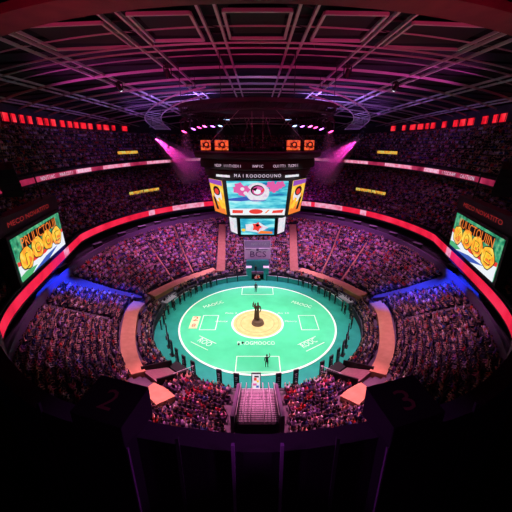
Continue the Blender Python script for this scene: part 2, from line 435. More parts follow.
for sg, nm in ((1, 'left'), (-1, 'right')):
    f = lambda L: [(x * sg, y) for x, y in L]
    aisle('aisle_back', f(arc), .75, 'tan', 'tan cross aisle curving behind the front rows at the back %s of the field' % nm)
    aisle('aisle_side', f(arc2), .85, 'tan', 'wide tan aisle curving round the %s side of the field' % nm)
    aisle('aisle_straight', f([(-7.5, 15.2), (-7.6, 18), (-8.5, 28), (-9.0, 34)]), .85, 'tan_dark', 'straight tan stairway climbing the back %s stands' % nm)
    aisle('aisle_narrow', f([(-12.6, 13.4), (-16, 20), (-19.0, 27), (-21, 31)]), .14, 'tan_dark', 'narrow tan stairway between crowded blocks at the back %s' % nm)
    aisle('aisle_narrow', f([(-15.6, 9.8), (-20, 15.5), (-23, 19.6)]), .15, 'tan_dark', 'narrow tan stairway nearest the blue lit strip on the %s' % nm)
    aisle('aisle_narrow', f([(-19.8, -6), (-24, -7.5), (-28, -8.9)]), .25, 'concrete', 'narrow grey stairway through the %s side stand' % nm)
    aisle('aisle_strip', f([(-18.6, 2.2), (-22, .8), (-25, -.1), (-28, -.9)]), [.3, 1.5], 'concrete', 'grey stairway strip bathed in blue light on the %s side' % nm)
    aisle('aisle_landing', f([(-10.9, -17.6), (-9.6, -18.2), (-8.6, -19.2)]), .95, 'tan', 'tan landing beside the ramp at the near %s of the field' % nm)
    # ramp with dark side walls down to the apron
    root = empty('entrance_ramp', 'brown boarded ramp with dark mouth at the near %s edge of the field' % nm, 'ramp', (-10.5 * sg, -13.9, 0), 0)
    ax = Vector((-10.55 * sg, -16.0, 0)) ; bx = Vector((-8.9 * sg, -11.9, 0)); c0 = Vector((-10.5 * sg, -13.9, 0))
    d = Vector((.62 * sg, .78, 0)).normalized(); n = Vector((-d.y, d.x, 0))
    P0 = Vector((-11.4 * sg, -15.6, 0)); P1 = P0 + d * 3.1
    q = MB(); hw = 1.35
    q.loft([[P - c0 + n * hw + Vector((0, 0, z)), P - c0 - n * hw + Vector((0, 0, z)), P - c0 - n * hw + Vector((0, 0, z - .5)), P - c0 + n * hw + Vector((0, 0, z - .5))] for P, z in ((P0, 3.15), (P1, 1.5))], M['ramp']); q.build('deck', root)
    for e in (1, -1):
        q = MB(); q.loft([[P - c0 + n * e * hw + Vector((0, 0, z + .6)), P - c0 + n * e * (hw + .18) + Vector((0, 0, z + .6)), P - c0 + n * e * (hw + .18) + Vector((0, 0, z - .8)), P - c0 + n * e * hw + Vector((0, 0, z - .8))] for P, z in ((P0, 3.0), (P1 + d * .6, 1.5))], M['black']); q.build('side_wall', root)
    q = MB(); q.box(P1 - c0 + d * .75 + Vector((0, 0, 1.0)), (1.1, 2.9, 1.0), M['black'], Matrix.Rotation(math.atan2(d.y, d.x), 3, 'Z')); q.build('tunnel_mouth', root)
    aisles.append(([tuple((P0 + d * k * .5)[:2]) for k in range(-1, 8)], 1.7))
    # white tube barrier at the ramp foot
    root = empty('crowd_barrier', 'white tubular crowd barrier at the foot of the near %s ramp' % nm, 'barrier', (-8.3 * sg, -13.6, 1.25), math.atan2(-8.3 * sg, 13.6) * -1)
    q = MB(); q.tube([(-1.2, 0, .05), (-1.2, 0, 1.0), (1.2, 0, 1.0), (1.2, 0, .05)], .035, M['pale']); q.build('rail_frame', root)
    q = MB()
    for k in range(9): q.tube([(-1.0 + k * .25, 0, .25), (-1.0 + k * .25, 0, 1.0)], .015, M['pale'], 5)
    q.tube([(-1.2, 0, .25), (1.2, 0, .25)], .02, M['pale'], 5); q.build('bars', root)
    for e in (-1, 1):
        q = MB(); q.box((e * 1.0, 0, .025), (.1, .7, .05), M['dark']); q.build('foot', root)

# near central stairway
ST0, ST1 = (-15.9, 1.3), (-23.0, 4.7)
root = empty('central_stairway', 'pale central stairway with handrails rising from the near field edge', 'stairway', (0, -15.9, 1.2))
NS = 20
for k in range(NS):
    y = lerp(ST0[0], ST1[0], k / NS) + 15.9; z = lerp(ST0[1], ST1[1], k / NS) - 1.2; d = (ST0[0] - ST1[0]) / NS
    q = MB(); q.box((0, y - d / 2, z / 2 + .0), (3.5, d, z + .9), M['concrete_dark'])
    q.build('step', root)
    q = MB(); q.box((0, y - .04, z + .45), (3.5, .09, .03), M['pale']); q.build('nosing', root.children[-1])
for x in (-1.72, -1.15, -.55, .55, 1.15, 1.72):
    q = MB(); q.tube([(x, 0, 1.35), (x, -7.1, 1.35 + 3.4)], .035, M['pale'], 6)
    for k in range(8): yy = -k * .98 - .1; q.tube([(x, yy, -yy * .479 + .4), (x, yy, -yy * .479 + 1.35)], .025, M['pale'], 5)
    q.build('handrail', root)
for e in (-1, 1):
    q = MB(); q.loft([[Vector((e * 1.85, y, z)), Vector((e * 2.15, y, z)), Vector((e * 2.15, y, z - 1.8)), Vector((e * 1.85, y, z - 1.8))] for y, z in ((.3, 1.0), (-7.4, 5.0))], M['wall_violet']); q.build('flank_wall', root)
aisles.append(([(0, -15 - k * .5) for k in range(20)], 2.6))
aisles.append(([(-15.4, 4.6), (15.4, 4.6), (-15.9, 3.6), (15.9, 3.6), (-15.0, 5.6), (15.0, 5.6)], 1.0))

# ------------------------------------------------------------------ people
def skin_mesh(name, joints, edges, mats_fn, mats, levels=1):
    """one continuous body grown along a skeleton; joints: {name:(pos, radius)}"""
    me = bpy.data.meshes.new('tmp'); ks = list(joints); me.from_pydata([joints[k][0] for k in ks], [(ks.index(a), ks.index(b)) for a, b in edges], [])
    ob = bpy.data.objects.new('tmp', me); COL.objects.link(ob)
    md = ob.modifiers.new('s', 'SKIN'); sv = me.skin_vertices[0].data
    for i, k in enumerate(ks):
        r = joints[k][1]; sv[i].radius = r if isinstance(r, tuple) else (r, r); sv[i].use_root = (k == 'pelvis')
    sb = ob.modifiers.new('u', 'SUBSURF'); sb.levels = levels; sb.render_levels = levels
    dg = bpy.context.evaluated_depsgraph_get(); dg.update()
    out = bpy.data.meshes.new_from_object(ob.evaluated_get(dg)); out.name = name
    bpy.data.objects.remove(ob); bpy.data.meshes.remove(me)
    out.materials.clear()
    for m in mats: out.materials.append(m)
    for p in out.polygons: p.material_index = mats_fn(p.center); p.use_smooth = True
    return out
SKIN = [mat('skin tone %d' % i, c, .6) for i, c in enumerate([(.55, .33, .24), (.42, .24, .16), (.62, .40, .30), (.22, .12, .08)])]
HAIR = [mat('hair %d' % i, c, .6) for i, c in enumerate([(.02, .015, .012), (.06, .03, .018), (.14, .08, .04)])]
TROU = [mat('trousers %d' % i, c, .8) for i, c in enumerate([(.02, .02, .035), (.035, .04, .09), (.06, .05, .055)])]
SHIRTS = [('crimson', (.50, .03, .06)), ('white', (.75, .70, .75)), ('black', (.015, .015, .02)), ('navy', (.03, .04, .15)), ('pink', (.72, .28, .45)),
          ('grey', (.28, .26, .30)), ('violet', (.24, .10, .38)), ('red', (.68, .07, .05)), ('lilac', (.52, .38, .66)), ('charcoal', (.05, .045, .06)), ('peach', (.75, .42, .32)), ('blue', (.08, .16, .45))]
SH = [mat(n + ' shirt', c, .85) for n, c in SHIRTS]
SHW = np.array([1.0, 1.9, 3.6, 2.6, 1.4, .5, 1.3, .9, 1.5, 3.2, .8, .5]); SHW /= SHW.sum()

def body(pose):
    J = {}; E = []
    def ch(*n):
        for a, b in zip(n[:-1], n[1:]): E.append((a, b))
    if pose.startswith('stand'):
        J.update(pelvis=((0, 0, .95), (.155, .11)), waist=((0, 0, 1.15), (.14, .10)), chest=((0, .01, 1.34), (.17, .115)), neck0=((0, 0, 1.48), .065), neck=((0, .01, 1.53), .055),
                 jaw=((0, .03, 1.60), (.068, .085)), head=((0, .02, 1.68), (.08, .098)), top=((0, .01, 1.76), (.055, .07)))
        for e, s_ in ((1, 'l'), (-1, 'r')):
            J.update({s_ + 'hip': ((e * .095, 0, .88), .095), s_ + 'knee': ((e * .11, .02, .5), .065), s_ + 'ank': ((e * .12, -.01, .1), .045), s_ + 'toe': ((e * .135, .15, .045), (.045, .035)),
                      s_ + 'sh': ((e * .19, 0, 1.42), .062)})
            if pose == 'stand_up' and e == 1: J.update({s_ + 'el': ((e * .34, .05, 1.58), .045), s_ + 'wr': ((e * .30, .1, 1.82), .033), s_ + 'ha': ((e * .30, .11, 1.92), (.03, .042))})
            elif pose == 'stand_cross': J.update({s_ + 'el': ((e * .26, .04, 1.15), .047), s_ + 'wr': ((e * .05, .2, 1.18), .034), s_ + 'ha': ((-e * .04, .2, 1.2), (.04, .03))})
            else: J.update({s_ + 'el': ((e * .25, -.02, 1.14), .046), s_ + 'wr': ((e * .26, .06, .92), .033), s_ + 'ha': ((e * .255, .08, .82), (.03, .042))})
    else:
        J.update(pelvis=((0, -.02, .57), (.16, .13)), waist=((0, -.04, .72), (.145, .11)), chest=((0, -.03, .93), (.175, .12)), neck0=((0, -.02, 1.07), .065), neck=((0, 0, 1.15), .055),
                 jaw=((0, .03, 1.19), (.068, .085)), head=((0, .02, 1.27), (.08, .098)), top=((0, .0, 1.35), (.055, .07)))
        for e, s_ in ((1, 'l'), (-1, 'r')):
            J.update({s_ + 'hip': ((e * .1, .08, .55), .09), s_ + 'knee': ((e * .13, .42, .54), .065), s_ + 'ank': ((e * .13, .42, .11), .045), s_ + 'toe': ((e * .14, .55, .05), (.045, .035)), s_ + 'sh': ((e * .19, -.03, 1.01), .062)})
            if pose == 'sit_cheer': J.update({s_ + 'el': ((e * .30, .04, 1.18), .045), s_ + 'wr': ((e * .25, .08, 1.42), .033), s_ + 'ha': ((e * .24, .09, 1.52), (.03, .042))})
            elif pose == 'sit_clap': J.update({s_ + 'el': ((e * .27, .08, .80), .045), s_ + 'wr': ((e * .08, .28, .95), .033), s_ + 'ha': ((e * .03, .33, 1.02), (.028, .042))})
            else: J.update({s_ + 'el': ((e * .26, .02, .76), .045), s_ + 'wr': ((e * .17, .26, .68), .033), s_ + 'ha': ((e * .14, .35, .665), (.042, .03))})
    ch('pelvis', 'waist', 'chest', 'neck0', 'neck', 'jaw', 'head', 'top')
    for s_ in 'lr': ch('pelvis', s_ + 'hip', s_ + 'knee', s_ + 'ank', s_ + 'toe'); ch('chest', s_ + 'sh', s_ + 'el', s_ + 'wr', s_ + 'ha')
    return J, E
def person_mesh(pose, mats):
    J, E = body(pose); zn = J['neck0'][0][2]; hands = [Vector(J[s_ + 'ha'][0]) for s_ in 'lr']; wr = [Vector(J[s_ + 'wr'][0]) for s_ in 'lr']
    zb = J['pelvis'][0][2]; hd = Vector(J['head'][0])
    def fn(c):
        if (c - hd).length < .19 and c.z > zn + .02: return 2
        if any((c - h).length < .08 for h in hands): return 2
        if pose.startswith('stand'): return 0 if c.z > zb + .02 or (c.z > .98 - .2 and abs(c.x) > .2) else 1
        return 1 if (c.y > .06 and c.z < .62 and not (c.z > .625)) or c.z < .5 else 0
    me = skin_mesh('person', J, E, fn, mats)
    bm = bmesh.new(); bm.from_mesh(me)                   # nose, brow and ears worked into the head
    for v in bm.verts:
        r = v.co - hd
        if r.length < .16:
            if r.y > .07 and abs(r.x) < .03 and -.05 < r.z < .02: v.co.y += .022
            if abs(r.x) > .065 and abs(r.y) < .03 and abs(r.z) < .04: v.co.x += .012 * (1 if r.x > 0 else -1)
    bm.to_mesh(me); bm.free(); return me, hd
def hair_mesh(hd, m):
    mb = MB(); prof = []
    for i in range(7):
        a = PI / 2 * i / 6; prof.append((.102 * math.sin(a) + .001, .125 * math.cos(a)))
    mb.lathe(prof, m, 12, hd + Vector((0, -.018, .005)), Matrix(((.92, 0, 0), (0, 1.08, .0), (0, .25, 1))))
    return mb.mesh('hair', True)

# ---- where people sit
CAMY, CAMZ = -40.98, 26.15; PP = rad(20.5); FPX = 302
def px(P):
    y, z = P[1] - CAMY, P[2] - CAMZ; w = y * math.cos(PP) - z * math.sin(PP)
    return 257.5 + FPX * P[0] / w, 256 - FPX * (y * math.sin(PP) + z * math.cos(PP)) / w, w
AP = [(np.array(p), h) for p, h in aisles]
def on_aisle(X, Y):
    for p, h in AP:
        if np.min((p[:, 0] - X) ** 2 + (p[:, 1] - Y) ** 2) < (h + .28) ** 2: return True
    return False
near_edge = [(-5, 340), (20, 372), (50, 389), (80, 399), (95, 371), (150, 382), (153, 412), (232, 424), (283, 424), (360, 414), (366, 385), (416, 372), (436, 398), (492, 372), (520, 338)]
seats = []     # x, y, z, facing, tier, row, order
def fill(A, B, N, a0, a1, tier, pitch, occ, minsub):
    for k in range(N if tier else 18):
        mid = A.mix(B, (k + .5) / N)
        z = lerp(A.z, B.z, k / N)
        d90 = (B.ry + B.cy - A.ry - A.cy) / N
        for sub in range(3):
            f = (k + (sub + .62 if minsub else .62)) / N if False else None
            r = A.mix(B, (k + [.62, .14, .95][sub]) / N); tb = arc_table(r, rad(a0), rad(a1), 400); n = int(tb[1][-1] / pitch) - 1; off = rng.random()
            for i in range(n):
                t = at_len(tb, (i + .5 + off) * pitch); p = A.mix(B, (k + [.62, .14, .95][sub] + rng.uniform(-.16, .16)) / N).p(t)
                if sub:   # extra rows only where the tread is deep
                    depth = (A.mix(B, (k + 1) / N).p(t) - A.mix(B, k / N).p(t)).xy.length
                    if depth < (1.12 if sub == 1 else 1.9): continue
                if math.sin(t) < 0 and tier == 0 and p.y < -24.5: continue
                if rng.random() > occ: continue
                if tier == 0 and on_aisle(p.x, p.y): continue
                seats.append((p.x, p.y, z, math.atan2(-p.x, p.y) + PI if False else math.atan2(p.x, -p.y), tier, k, t))
fill(L0, L1, NL, -90, 270, 0, .48, .93, False)
fill(M0, M1, NM, A0 + 2, A1 - 2, 1, .56, .85, True)
fill(U0, U1, NU, B0 + 2, B1 - 2, 2, .56, .8, True)
seats = [s_ for s_ in seats if not (s_[4] == 0 and abs(s_[0]) < 2.9 and 0 < s_[1] < 21)]        # gate and banner at the back
S = np.array(seats)
shirt = rng.choice(len(SH), len(S), p=SHW); trou = rng.integers(0, 3, len(S)); skn = rng.choice(4, len(S), p=[.35, .25, .25, .15]); har = rng.integers(0, 3, len(S)); pose = rng.choice(3, len(S), p=[.62, .2, .18])
# the 300 that show largest stay individual people
cand = []
for i, q in enumerate(seats):
    if q[4] != 0: continue
    x, y, w = px((q[0], q[1], q[2] + 1.0))
    if 0 < x < 512 and w > 0 and y < np.interp(x, [e[0] for e in near_edge], [e[1] for e in near_edge]): cand.append((w, i))
cand.sort(); solo = [i for w, i in cand[:300]]; solo_set = set(solo)

def sphere_geo(c, r, nu=7, nv=5):
    vs = []; fs = []
    for j in range(nv + 1):
        a = PI * j / nv
        for i in range(nu): b = 2 * PI * i / nu; vs.append((c[0] + r[0] * math.sin(a) * math.cos(b), c[1] + r[1] * math.sin(a) * math.sin(b), c[2] + r[2] * math.cos(a)))
    for j in range(nv):
        for i in range(nu): fs.append((j * nu + i, (j + 1) * nu + i, (j + 1) * nu + (i + 1) % nu, j * nu + (i + 1) % nu))
    return vs, fs
def limb(p, q, r0_, r1_):
    p = Vector(p); q = Vector(q); t = (q - p).normalized(); up = Vector((0, 0, 1)) if abs(t.z) < .9 else Vector((0, 1, 0)); u = t.cross(up).normalized(); w = u.cross(t)
    vs = [c + (u * a + w * b) * r for c, r in ((p, r0_), (q, r1_)) for a, b in ((1, 1), (-1, 1), (-1, -1), (1, -1))]
    return [tuple(v) for v in vs], [(0, 1, 5, 4), (1, 2, 6, 5), (2, 3, 7, 6), (3, 0, 4, 7), (4, 5, 6, 7)]
def template(pz):
    V, F, K = [], [], []     # K: 0 shirt 1 trousers 2 skin 3 hair
    def add(g, k):
        o = len(V); V.extend(g[0])
        for j, f in enumerate(g[1]): F.append(tuple(i + o for i in f)); K.append(k(j) if callable(k) else k)
    tv = [(x * w, y - .04, z) for z, w, d in ((.44, .17, .11), (.75, .17, .11), (1.0, .22, .11), (1.12, .06, .06)) for x, y in ((1, d), (-1, d), (-1, -d), (1, -d))]
    add((tv, [(l * 4 + i, l * 4 + (i + 1) % 4, l * 4 + 4 + (i + 1) % 4, l * 4 + 4 + i) for l in range(3) for i in range(4)]), 0)
    sv, sf = sphere_geo((0, .02, 1.25), (.1, .115, .14)); cz = lambda j: sum(sv[i][2] for i in sf[j]) / 4; cyy = lambda j: sum(sv[i][1] for i in sf[j]) / 4
    add((sv, sf), lambda j: 3 if cz(j) > 1.31 or (cyy(j) < 0 and cz(j) > 1.2) else 2)
    for e in (1, -1):
        add(limb((e * .1, 0, .54), (e * .12, .42, .54), .09, .075), 1); add(limb((e * .12, .42, .56), (e * .13, .43, .03), .07, .055), 1)
        if pz == 0: add(limb((e * .21, -.03, 1.0), (e * .26, .02, .76), .055, .05), 0); add(limb((e * .26, .02, .76), (e * .15, .33, .66), .045, .04), 2)
        elif pz == 1: add(limb((e * .21, -.03, 1.0), (e * .31, .05, 1.2), .055, .05), 0); add(limb((e * .31, .05, 1.2), (e * .24, .1, 1.52), .045, .04), 2)
        else: add(limb((e * .21, -.03, 1.0), (e * .27, .08, .8), .055, .05), 0); add(limb((e * .27, .08, .8), (e * .04, .32, 1.0), .045, .04), 2)
    return np.array(V), np.array(F), np.array(K)
MATS = SH + TROU + SKIN + HAIR; oT, oS, oH = len(SH), len(SH) + 3, len(SH) + 7
def bulk(name, parts, mats):
    V = np.concatenate([p[0] for p in parts]).astype(np.float32); off = 0; Fs = []
    for p in parts: Fs.append(p[1] + off); off += len(p[0])
    F = np.concatenate(Fs).astype(np.int32); K = np.concatenate([p[2] for p in parts]).astype(np.int32)
    me = bpy.data.meshes.new(name); me.vertices.add(len(V)); me.vertices.foreach_set('co', V.ravel()); me.loops.add(F.size); me.loops.foreach_set('vertex_index', F.ravel())
    me.polygons.add(len(F)); me.polygons.foreach_set('loop_start', np.arange(0, F.size, 4, dtype=np.int32))
    for m in mats: me.materials.append(m)
    me.polygons.foreach_set('material_index', K); me.update(calc_edges=True); me.validate()
    o = bpy.data.objects.new(name, me); COL.objects.link(o); return o
def place(T, idx, scale):
    """copies of template vertices at the seats idx"""
    q = S[idx]; a = q[:, 3]; ca, sa = np.cos(a), np.sin(a); v = T[None] * scale[:, None, None]
    x = v[..., 0] * ca[:, None] - v[..., 1] * sa[:, None] + q[:, 0:1]; y = v[..., 0] * sa[:, None] + v[..., 1] * ca[:, None] + q[:, 1:2]; z = v[..., 2] + q[:, 2:3]
    return np.stack([x, y, z], -1)
# facing: local +Y towards the statue
S[:, 3] = np.arctan2(S[:, 0], -S[:, 1])
parts = []
for pz in range(3):
    T, F, K = template(pz); idx = np.array([i for i in range(len(S)) if pose[i] == pz and i not in solo_set])
    V = place(T, idx, rng.uniform(.86, .98, len(idx))); n = len(idx)
    FF = F[None] + (np.arange(n) * len(T))[:, None, None]
    KK = np.where(K[None] == 0, shirt[idx][:, None], np.where(K[None] == 1, oT + trou[idx][:, None], np.where(K[None] == 2, oS + skn[idx][:, None], oH + har[idx][:, None])))
    parts.append((V.reshape(-1, 3), FF.reshape(-1, 4), KK.ravel()))
crowd = bulk('seated_crowd', parts, MATS); tag(crowd, 'dense crowd of small seated spectators filling the tiers all round', 'crowd', None, 'stuff')
sv = []; sf = []
for (c, sz) in (((0, -.02, .40), (.44, .40, .06)), ((0, -.22, .62), (.44, .05, .46)), ((0, -.08, .19), (.08, .2, .38))):
    o_ = len(sv); hx, hy, hz = sz[0] / 2, sz[1] / 2, sz[2] / 2
    sv += [(c[0] + x * hx, c[1] + y * hy, c[2] + z * hz) for z in (-1, 1) for y in (-1, 1) for x in (-1, 1)]
    sf += [tuple(i + o_ for i in f) for f in [(0, 2, 3, 1), (4, 5, 7, 6), (0, 1, 5, 4), (2, 6, 7, 3), (0, 4, 6, 2), (1, 3, 7, 5)]]
allidx = np.arange(len(S)); V = place(np.array(sv), allidx, np.ones(len(S)))
seating = bulk('seating', [(V.reshape(-1, 3), (np.array(sf)[None] + (allidx * len(sv))[:, None, None]).reshape(-1, 4), np.zeros(len(S) * len(sf), dtype=int))], [M['seat']])
tag(seating, 'rows of dark violet plastic seats mostly hidden beneath the crowd', 'seating', None, 'stuff')

# individual spectators
POSES = ['sit_lap', 'sit_cheer', 'sit_clap']; pm = [person_mesh(p, [SH[0], TROU[0], SKIN[0]]) for p in POSES]; hm = [hair_mesh(h, HAIR[0]) for _, h in pm]
proto = []
for k in range(3):
    o = bpy.data.objects.new('person', pm[k][0]); h = bpy.data.objects.new('hair', hm[k]); h.parent = o; proto.append((o, h))
bykey = {}
for i in solo: bykey.setdefault((int(S[i, 5]), S[i, 0] < 0), []).append(i)
for (row, left), lst in bykey.items():
    lst.sort(key=lambda i: abs(S[i, 6] - 1.5 * PI) if left else abs(S[i, 6] + PI / 2))
    lst.sort(key=lambda i: abs((S[i, 6] + PI / 2 + PI) % (2 * PI) - PI))
    for n, i in enumerate(lst):
        o0, h0 = proto[pose[i]]; o = o0.copy(); COL.objects.link(o); h = h0.copy(); COL.objects.link(h); h.parent = o
        o.location = S[i, :3]; o.rotation_euler = (0, 0, S[i, 3])
        for sl, m in zip(o.material_slots, (SH[shirt[i]], TROU[trou[i]], SKIN[skn[i]])): sl.link = 'OBJECT'; sl.material = m
        h.material_slots[0].link = 'OBJECT'; h.material_slots[0].material = HAIR[har[i]]
        do = ['seated', 'cheering', 'clapping'][pose[i]]
        tag(o, '%s person in %s top, %s row from field wall, %s %s of central stairway' % (do, SHIRTS[shirt[i]][0], ordinal(row), ordinal(n), 'left' if left else 'right'), 'person', 'spectators in the near stands')
for o, h in proto: bpy.data.objects.remove(h); bpy.data.objects.remove(o)

# standing people on the apron
suit = mat('black suit', (.012, .012, .016), .7); kit = mat('dark kit', (.03, .025, .03), .7)
SP = ['stand', 'stand_cross', 'stand_up']; spm = [person_mesh(p, [suit, suit, SKIN[1]]) for p in SP]; shm = [hair_mesh(h, HAIR[0]) for _, h in spm]
def stand(x, y, face, label, k=0, group=None, top=None, sc=1.0, z=0):
    o = bpy.data.objects.new('person', spm[k][0]); COL.objects.link(o); h = bpy.data.objects.new('hair', shm[k]); COL.objects.link(h); h.parent = o
    o.location = (x, y, z); o.rotation_euler = (0, 0, face); o.scale = (sc,) * 3
    if top: o.material_slots[0].link = 'OBJECT'; o.material_slots[0].material = top
    return tag(o, label, 'person', group)
guardpos = [(-14.2, -2.6), (-14.4, -1.2), (-14.5, .3), (-14.3, 1.8), (-14.0, 3.2), (-13.3, 5.4), (-12.9, 6.6), (-12.2, 7.6), (-11.4, 8.8), (-10.4, 9.8), (-8.8, 11.4)]
for sg, nm in ((1, 'left'), (-1, 'right')):
    gp_ = sorted(guardpos, key=lambda p: p[1])
    for n, (x, y) in enumerate(gp_):
        x += rng.uniform(-.2, .2); y += rng.uniform(-.3, .3)
        stand(x * sg, y, math.atan2(x * sg, -y) + rng.uniform(-.4, .4), 'person in black standing on the teal apron, %s from the near end, %s side' % (ordinal(n), nm), n % 2, 'people in black lining the field', None, 1.15)
stand(-.3, 9.6, PI, 'person in dark kit standing inside the far white box', 0, None, kit, 1.1, .03)
stand(1.15, -10.7, 0, 'person in dark kit standing inside the near white box', 2, None, kit, 1.1, .03)
stand(-.35, 15.3, PI, 'person in black standing in the teal gate at the back', 0, None, None, 1.05, 1.3)
for (x, y, nm) in ((-2.6, -6.25, 'smaller black ball lying left of the near field lettering'), (-2.05, -5.9, 'black ball lying beside the near field lettering')):
    q = MB(); q.lathe([(.16 * math.sin(PI * i / 8) + .0005, .16 - .16 * math.cos(PI * i / 8)) for i in range(9)], M['black'], 16); o = q.build('ball', None, True, (x, y, .03)); tag(o, nm, 'ball')

# totem banners on the near apron
def totem(lit=False):
    root = empty('totem_banner', None, 'banner', group=None if lit else 'black totem banners on the near apron')
    w, h = (1.0, 2.2) if lit else (.6, 2.15)
    q = MB(); q.box((0, 0, .06), (w + .2, .5, .12), M['black']); q.build('base', root)
    q = MB(); q.box((0, 0, h / 2 + .1), (w, .16, h), M['black_gloss']); q.build('panel', root)
    q = MB()
    if lit:
        q.box((0, -.09, h / 2 + .1), (w - .12, .03, h - .15), M['scr_pale']); q.build('screen', root)
        q = MB()
        for (x, z, sx, sz, m) in ((-.1, 1.55, .3, .4, 'c_red'), (.18, 1.25, .25, .3, 'c_yellow'), (-.15, .8, .4, .3, 'c_pink'), (.15, .5, .3, .3, 'c_blue'), (.05, 1.9, .5, .2, 'c_dark')): q.box((x, -.11, z), (sx, .02, sz), M[m])
        q.build('picture', root)
    else:
        for z, ww in ((1.7, .3), (1.45, .22), (1.2, .3), (.85, .2), (.6, .28)): q.box((0, -.085, z), (ww, .02, .09), M['pale'])
        q.build('marking', root)
    for e in (-1, 1):
        q = MB(); q.tube([(e * w / 2, 0, .1), (e * w / 2, 0, h + .15)], .03, M['dark']); q.build('pole', root)
    return root
tp = totem(); names = ['second left of the lit screen, near the left ramp', 'third left of the lit screen', '']
spots = []
for sg, nm in ((1, 'left'), (-1, 'right')):
    for n, (x, y) in enumerate([(-2.35, -14.2), (-4.35, -13.6), (-7.6, -12.2), (-8.9, -11.2), (-10.1, -9.9), (-11.2, -8.3), (-12.1, -6.6), (-12.9, -4.6)]):
        spots.append((x * sg, y, 'black totem banner with pale marks, %s %s of the bright picture screen' % (ordinal(n), nm)))
for i, (x, y, lb) in enumerate(spots):
    o = tp if i == 0 else copy_tree(tp); o.location = (x, y, 0); o.rotation_euler = (0, 0, math.atan2(-y, -x) - PI / 2); o['label'] = lb
o = totem(True); o.location = (-.15, -14.2, 0); tag(o, 'bright picture screen on a black stand at the head of the central stairway', 'screen')

# statue
root = empty('statue', 'dark bronze statue of two robed figures on a round plinth in the sand disc', 'statue', (OC[0] + .05, OC[1] - .15, .05))
q = MB(); q.lathe([(.001, .55), (.78, .55), (.82, .48), (.82, .22), (.95, .2), (.98, 0), (.001, 0)], M['stone'], 40); q.build('plinth', root, True)
J = dict(pelvis=((0, 0, 2.0), (.24, .22)), hem=((0, .02, 1.2), (.27, .25)), foot=((0, .02, .55), (.36, .33)), waist=((.02, 0, 2.4), (.2, .18)), chest=((.02, .02, 2.85), (.27, .2)), neck=((.02, 0, 3.25), .10), head=((.02, -.03, 3.5), (.15, .18)), top=((.02, 0, 3.72), (.09, .1)),
         lsh=((.34, 0, 3.02), .12), lel=((.48, -.1, 2.5), .09), lwr=((.3, -.35, 2.2), .07), lha=((.22, -.42, 2.25), .07), rsh=((-.30, 0, 3.02), .12), rel=((-.58, -.05, 3.2), .09), rwr=((-.62, -.12, 3.7), .07), rha=((-.6, -.14, 3.9), .07))
E_ = [('pelvis', 'hem'), ('hem', 'foot'), ('pelvis', 'waist'), ('waist', 'chest'), ('chest', 'neck'), ('neck', 'head'), ('head', 'top'), ('chest', 'lsh'), ('lsh', 'lel'), ('lel', 'lwr'), ('lwr', 'lha'), ('chest', 'rsh'), ('rsh', 'rel'), ('rel', 'rwr'), ('rwr', 'rha')]
me = skin_mesh('robed_figure', J, E_, lambda c: 0, [M['bronze']], 2); o = bpy.data.objects.new('robed_figure', me); COL.objects.link(o); o.parent = root
o2 = bpy.data.objects.new('robed_figure', me); COL.objects.link(o2); o2.parent = root; o2.location = (-.36, .15, .08); o2.scale = (.8, .8, .92); o2.rotation_euler = (0, 0, .5)

# back gate with banner above
root = empty('field_gate', 'teal gate with pale pillars and dark opening at the back of the field', 'gate', (0, 15.2, 0))
for e in (-1, 1):
    q = MB(); q.box((e * 1.75, 0, 1.35), (1.0, .9, 2.7), M['teal_board']); q.box((e * 1.75, 0, 2.76), (1.15, 1.05, .14), M['pale']); q.build('pillar', root)
q = MB(); q.box((0, .35, .7), (2.5, .2, 1.4), M['black']); q.build('opening', root)  # solid black slab; the shade inside the gate is its colour
q = MB(); q.box((0, 1.6, 1.9), (4.6, .3, 3.6), M['teal_board']); q.build('back_wall', root)
q = MB(); q.box((0, .2, 1.28), (2.5, 1.0, .1), M['dark']); q.build('landing', root)
root = empty('flower_display', 'red and white flower display in front of the teal back gate', 'flowers', (0, 14.9, .0))
q = MB(); q.box((0, 0, .2), (1.3, .6, .4), M['dark']); q.build('trough', root)
for mm, nn in (('redpaint', 24), ('white', 16)):
    q = MB()
    for k in range(nn): 
        a = random.uniform(-.6, .6); z = .5 + random.uniform(0, .75) * (1 - abs(a)); q.lathe([(.1 * math.sin(PI * i / 4) + .001, -.1 * math.cos(PI * i / 4)) for i in range(5)], M[mm], 7, (a, random.uniform(-.3, .25), z))
    q.build('blossoms', root)
root = empty('banner_wall', 'large white and mauve banner board above the back gate', 'banner', (0, 19.2, 2.2))
q = MB(); q.box((0, 0, 2.0), (5.4, .2, 2.4), M['banner_white']); q.build('lower_panel', root)
q = MB(); put_text(q, 'BCS', 1.3, (.1, -.12, 1.3), (1, 0, 0), (0, 0, 1), M['ink'], .01, 3.4); q.box((1.2, -.11, 2.95), (1.9, .02, .14), M['ink']); q.box((-1.9, -.11, 2.95), (1.2, .02, .12), M['ink']); q.box((0, -.11, 2.9), (.5, .02, .55), M['ink']); q.build('lettering', root)
q = MB(); q.box((0, .25, 4.0), (5.2, .2, 1.7), M['banner_grey']); q.build('upper_panel', root)
q = MB(); put_text(q, 'NO CTA', .5, (.3, .14, 3.85), (1, 0, 0), (0, 0, 1), M['pale'], .01, 3.2); q.build('lettering', root)
for e in (-1, 1):
    q = MB(); q.tube([(e * 2.72, .1, 0), (e * 2.72, .1, 4.95)], .07, M['pale']); q.build('post', root)

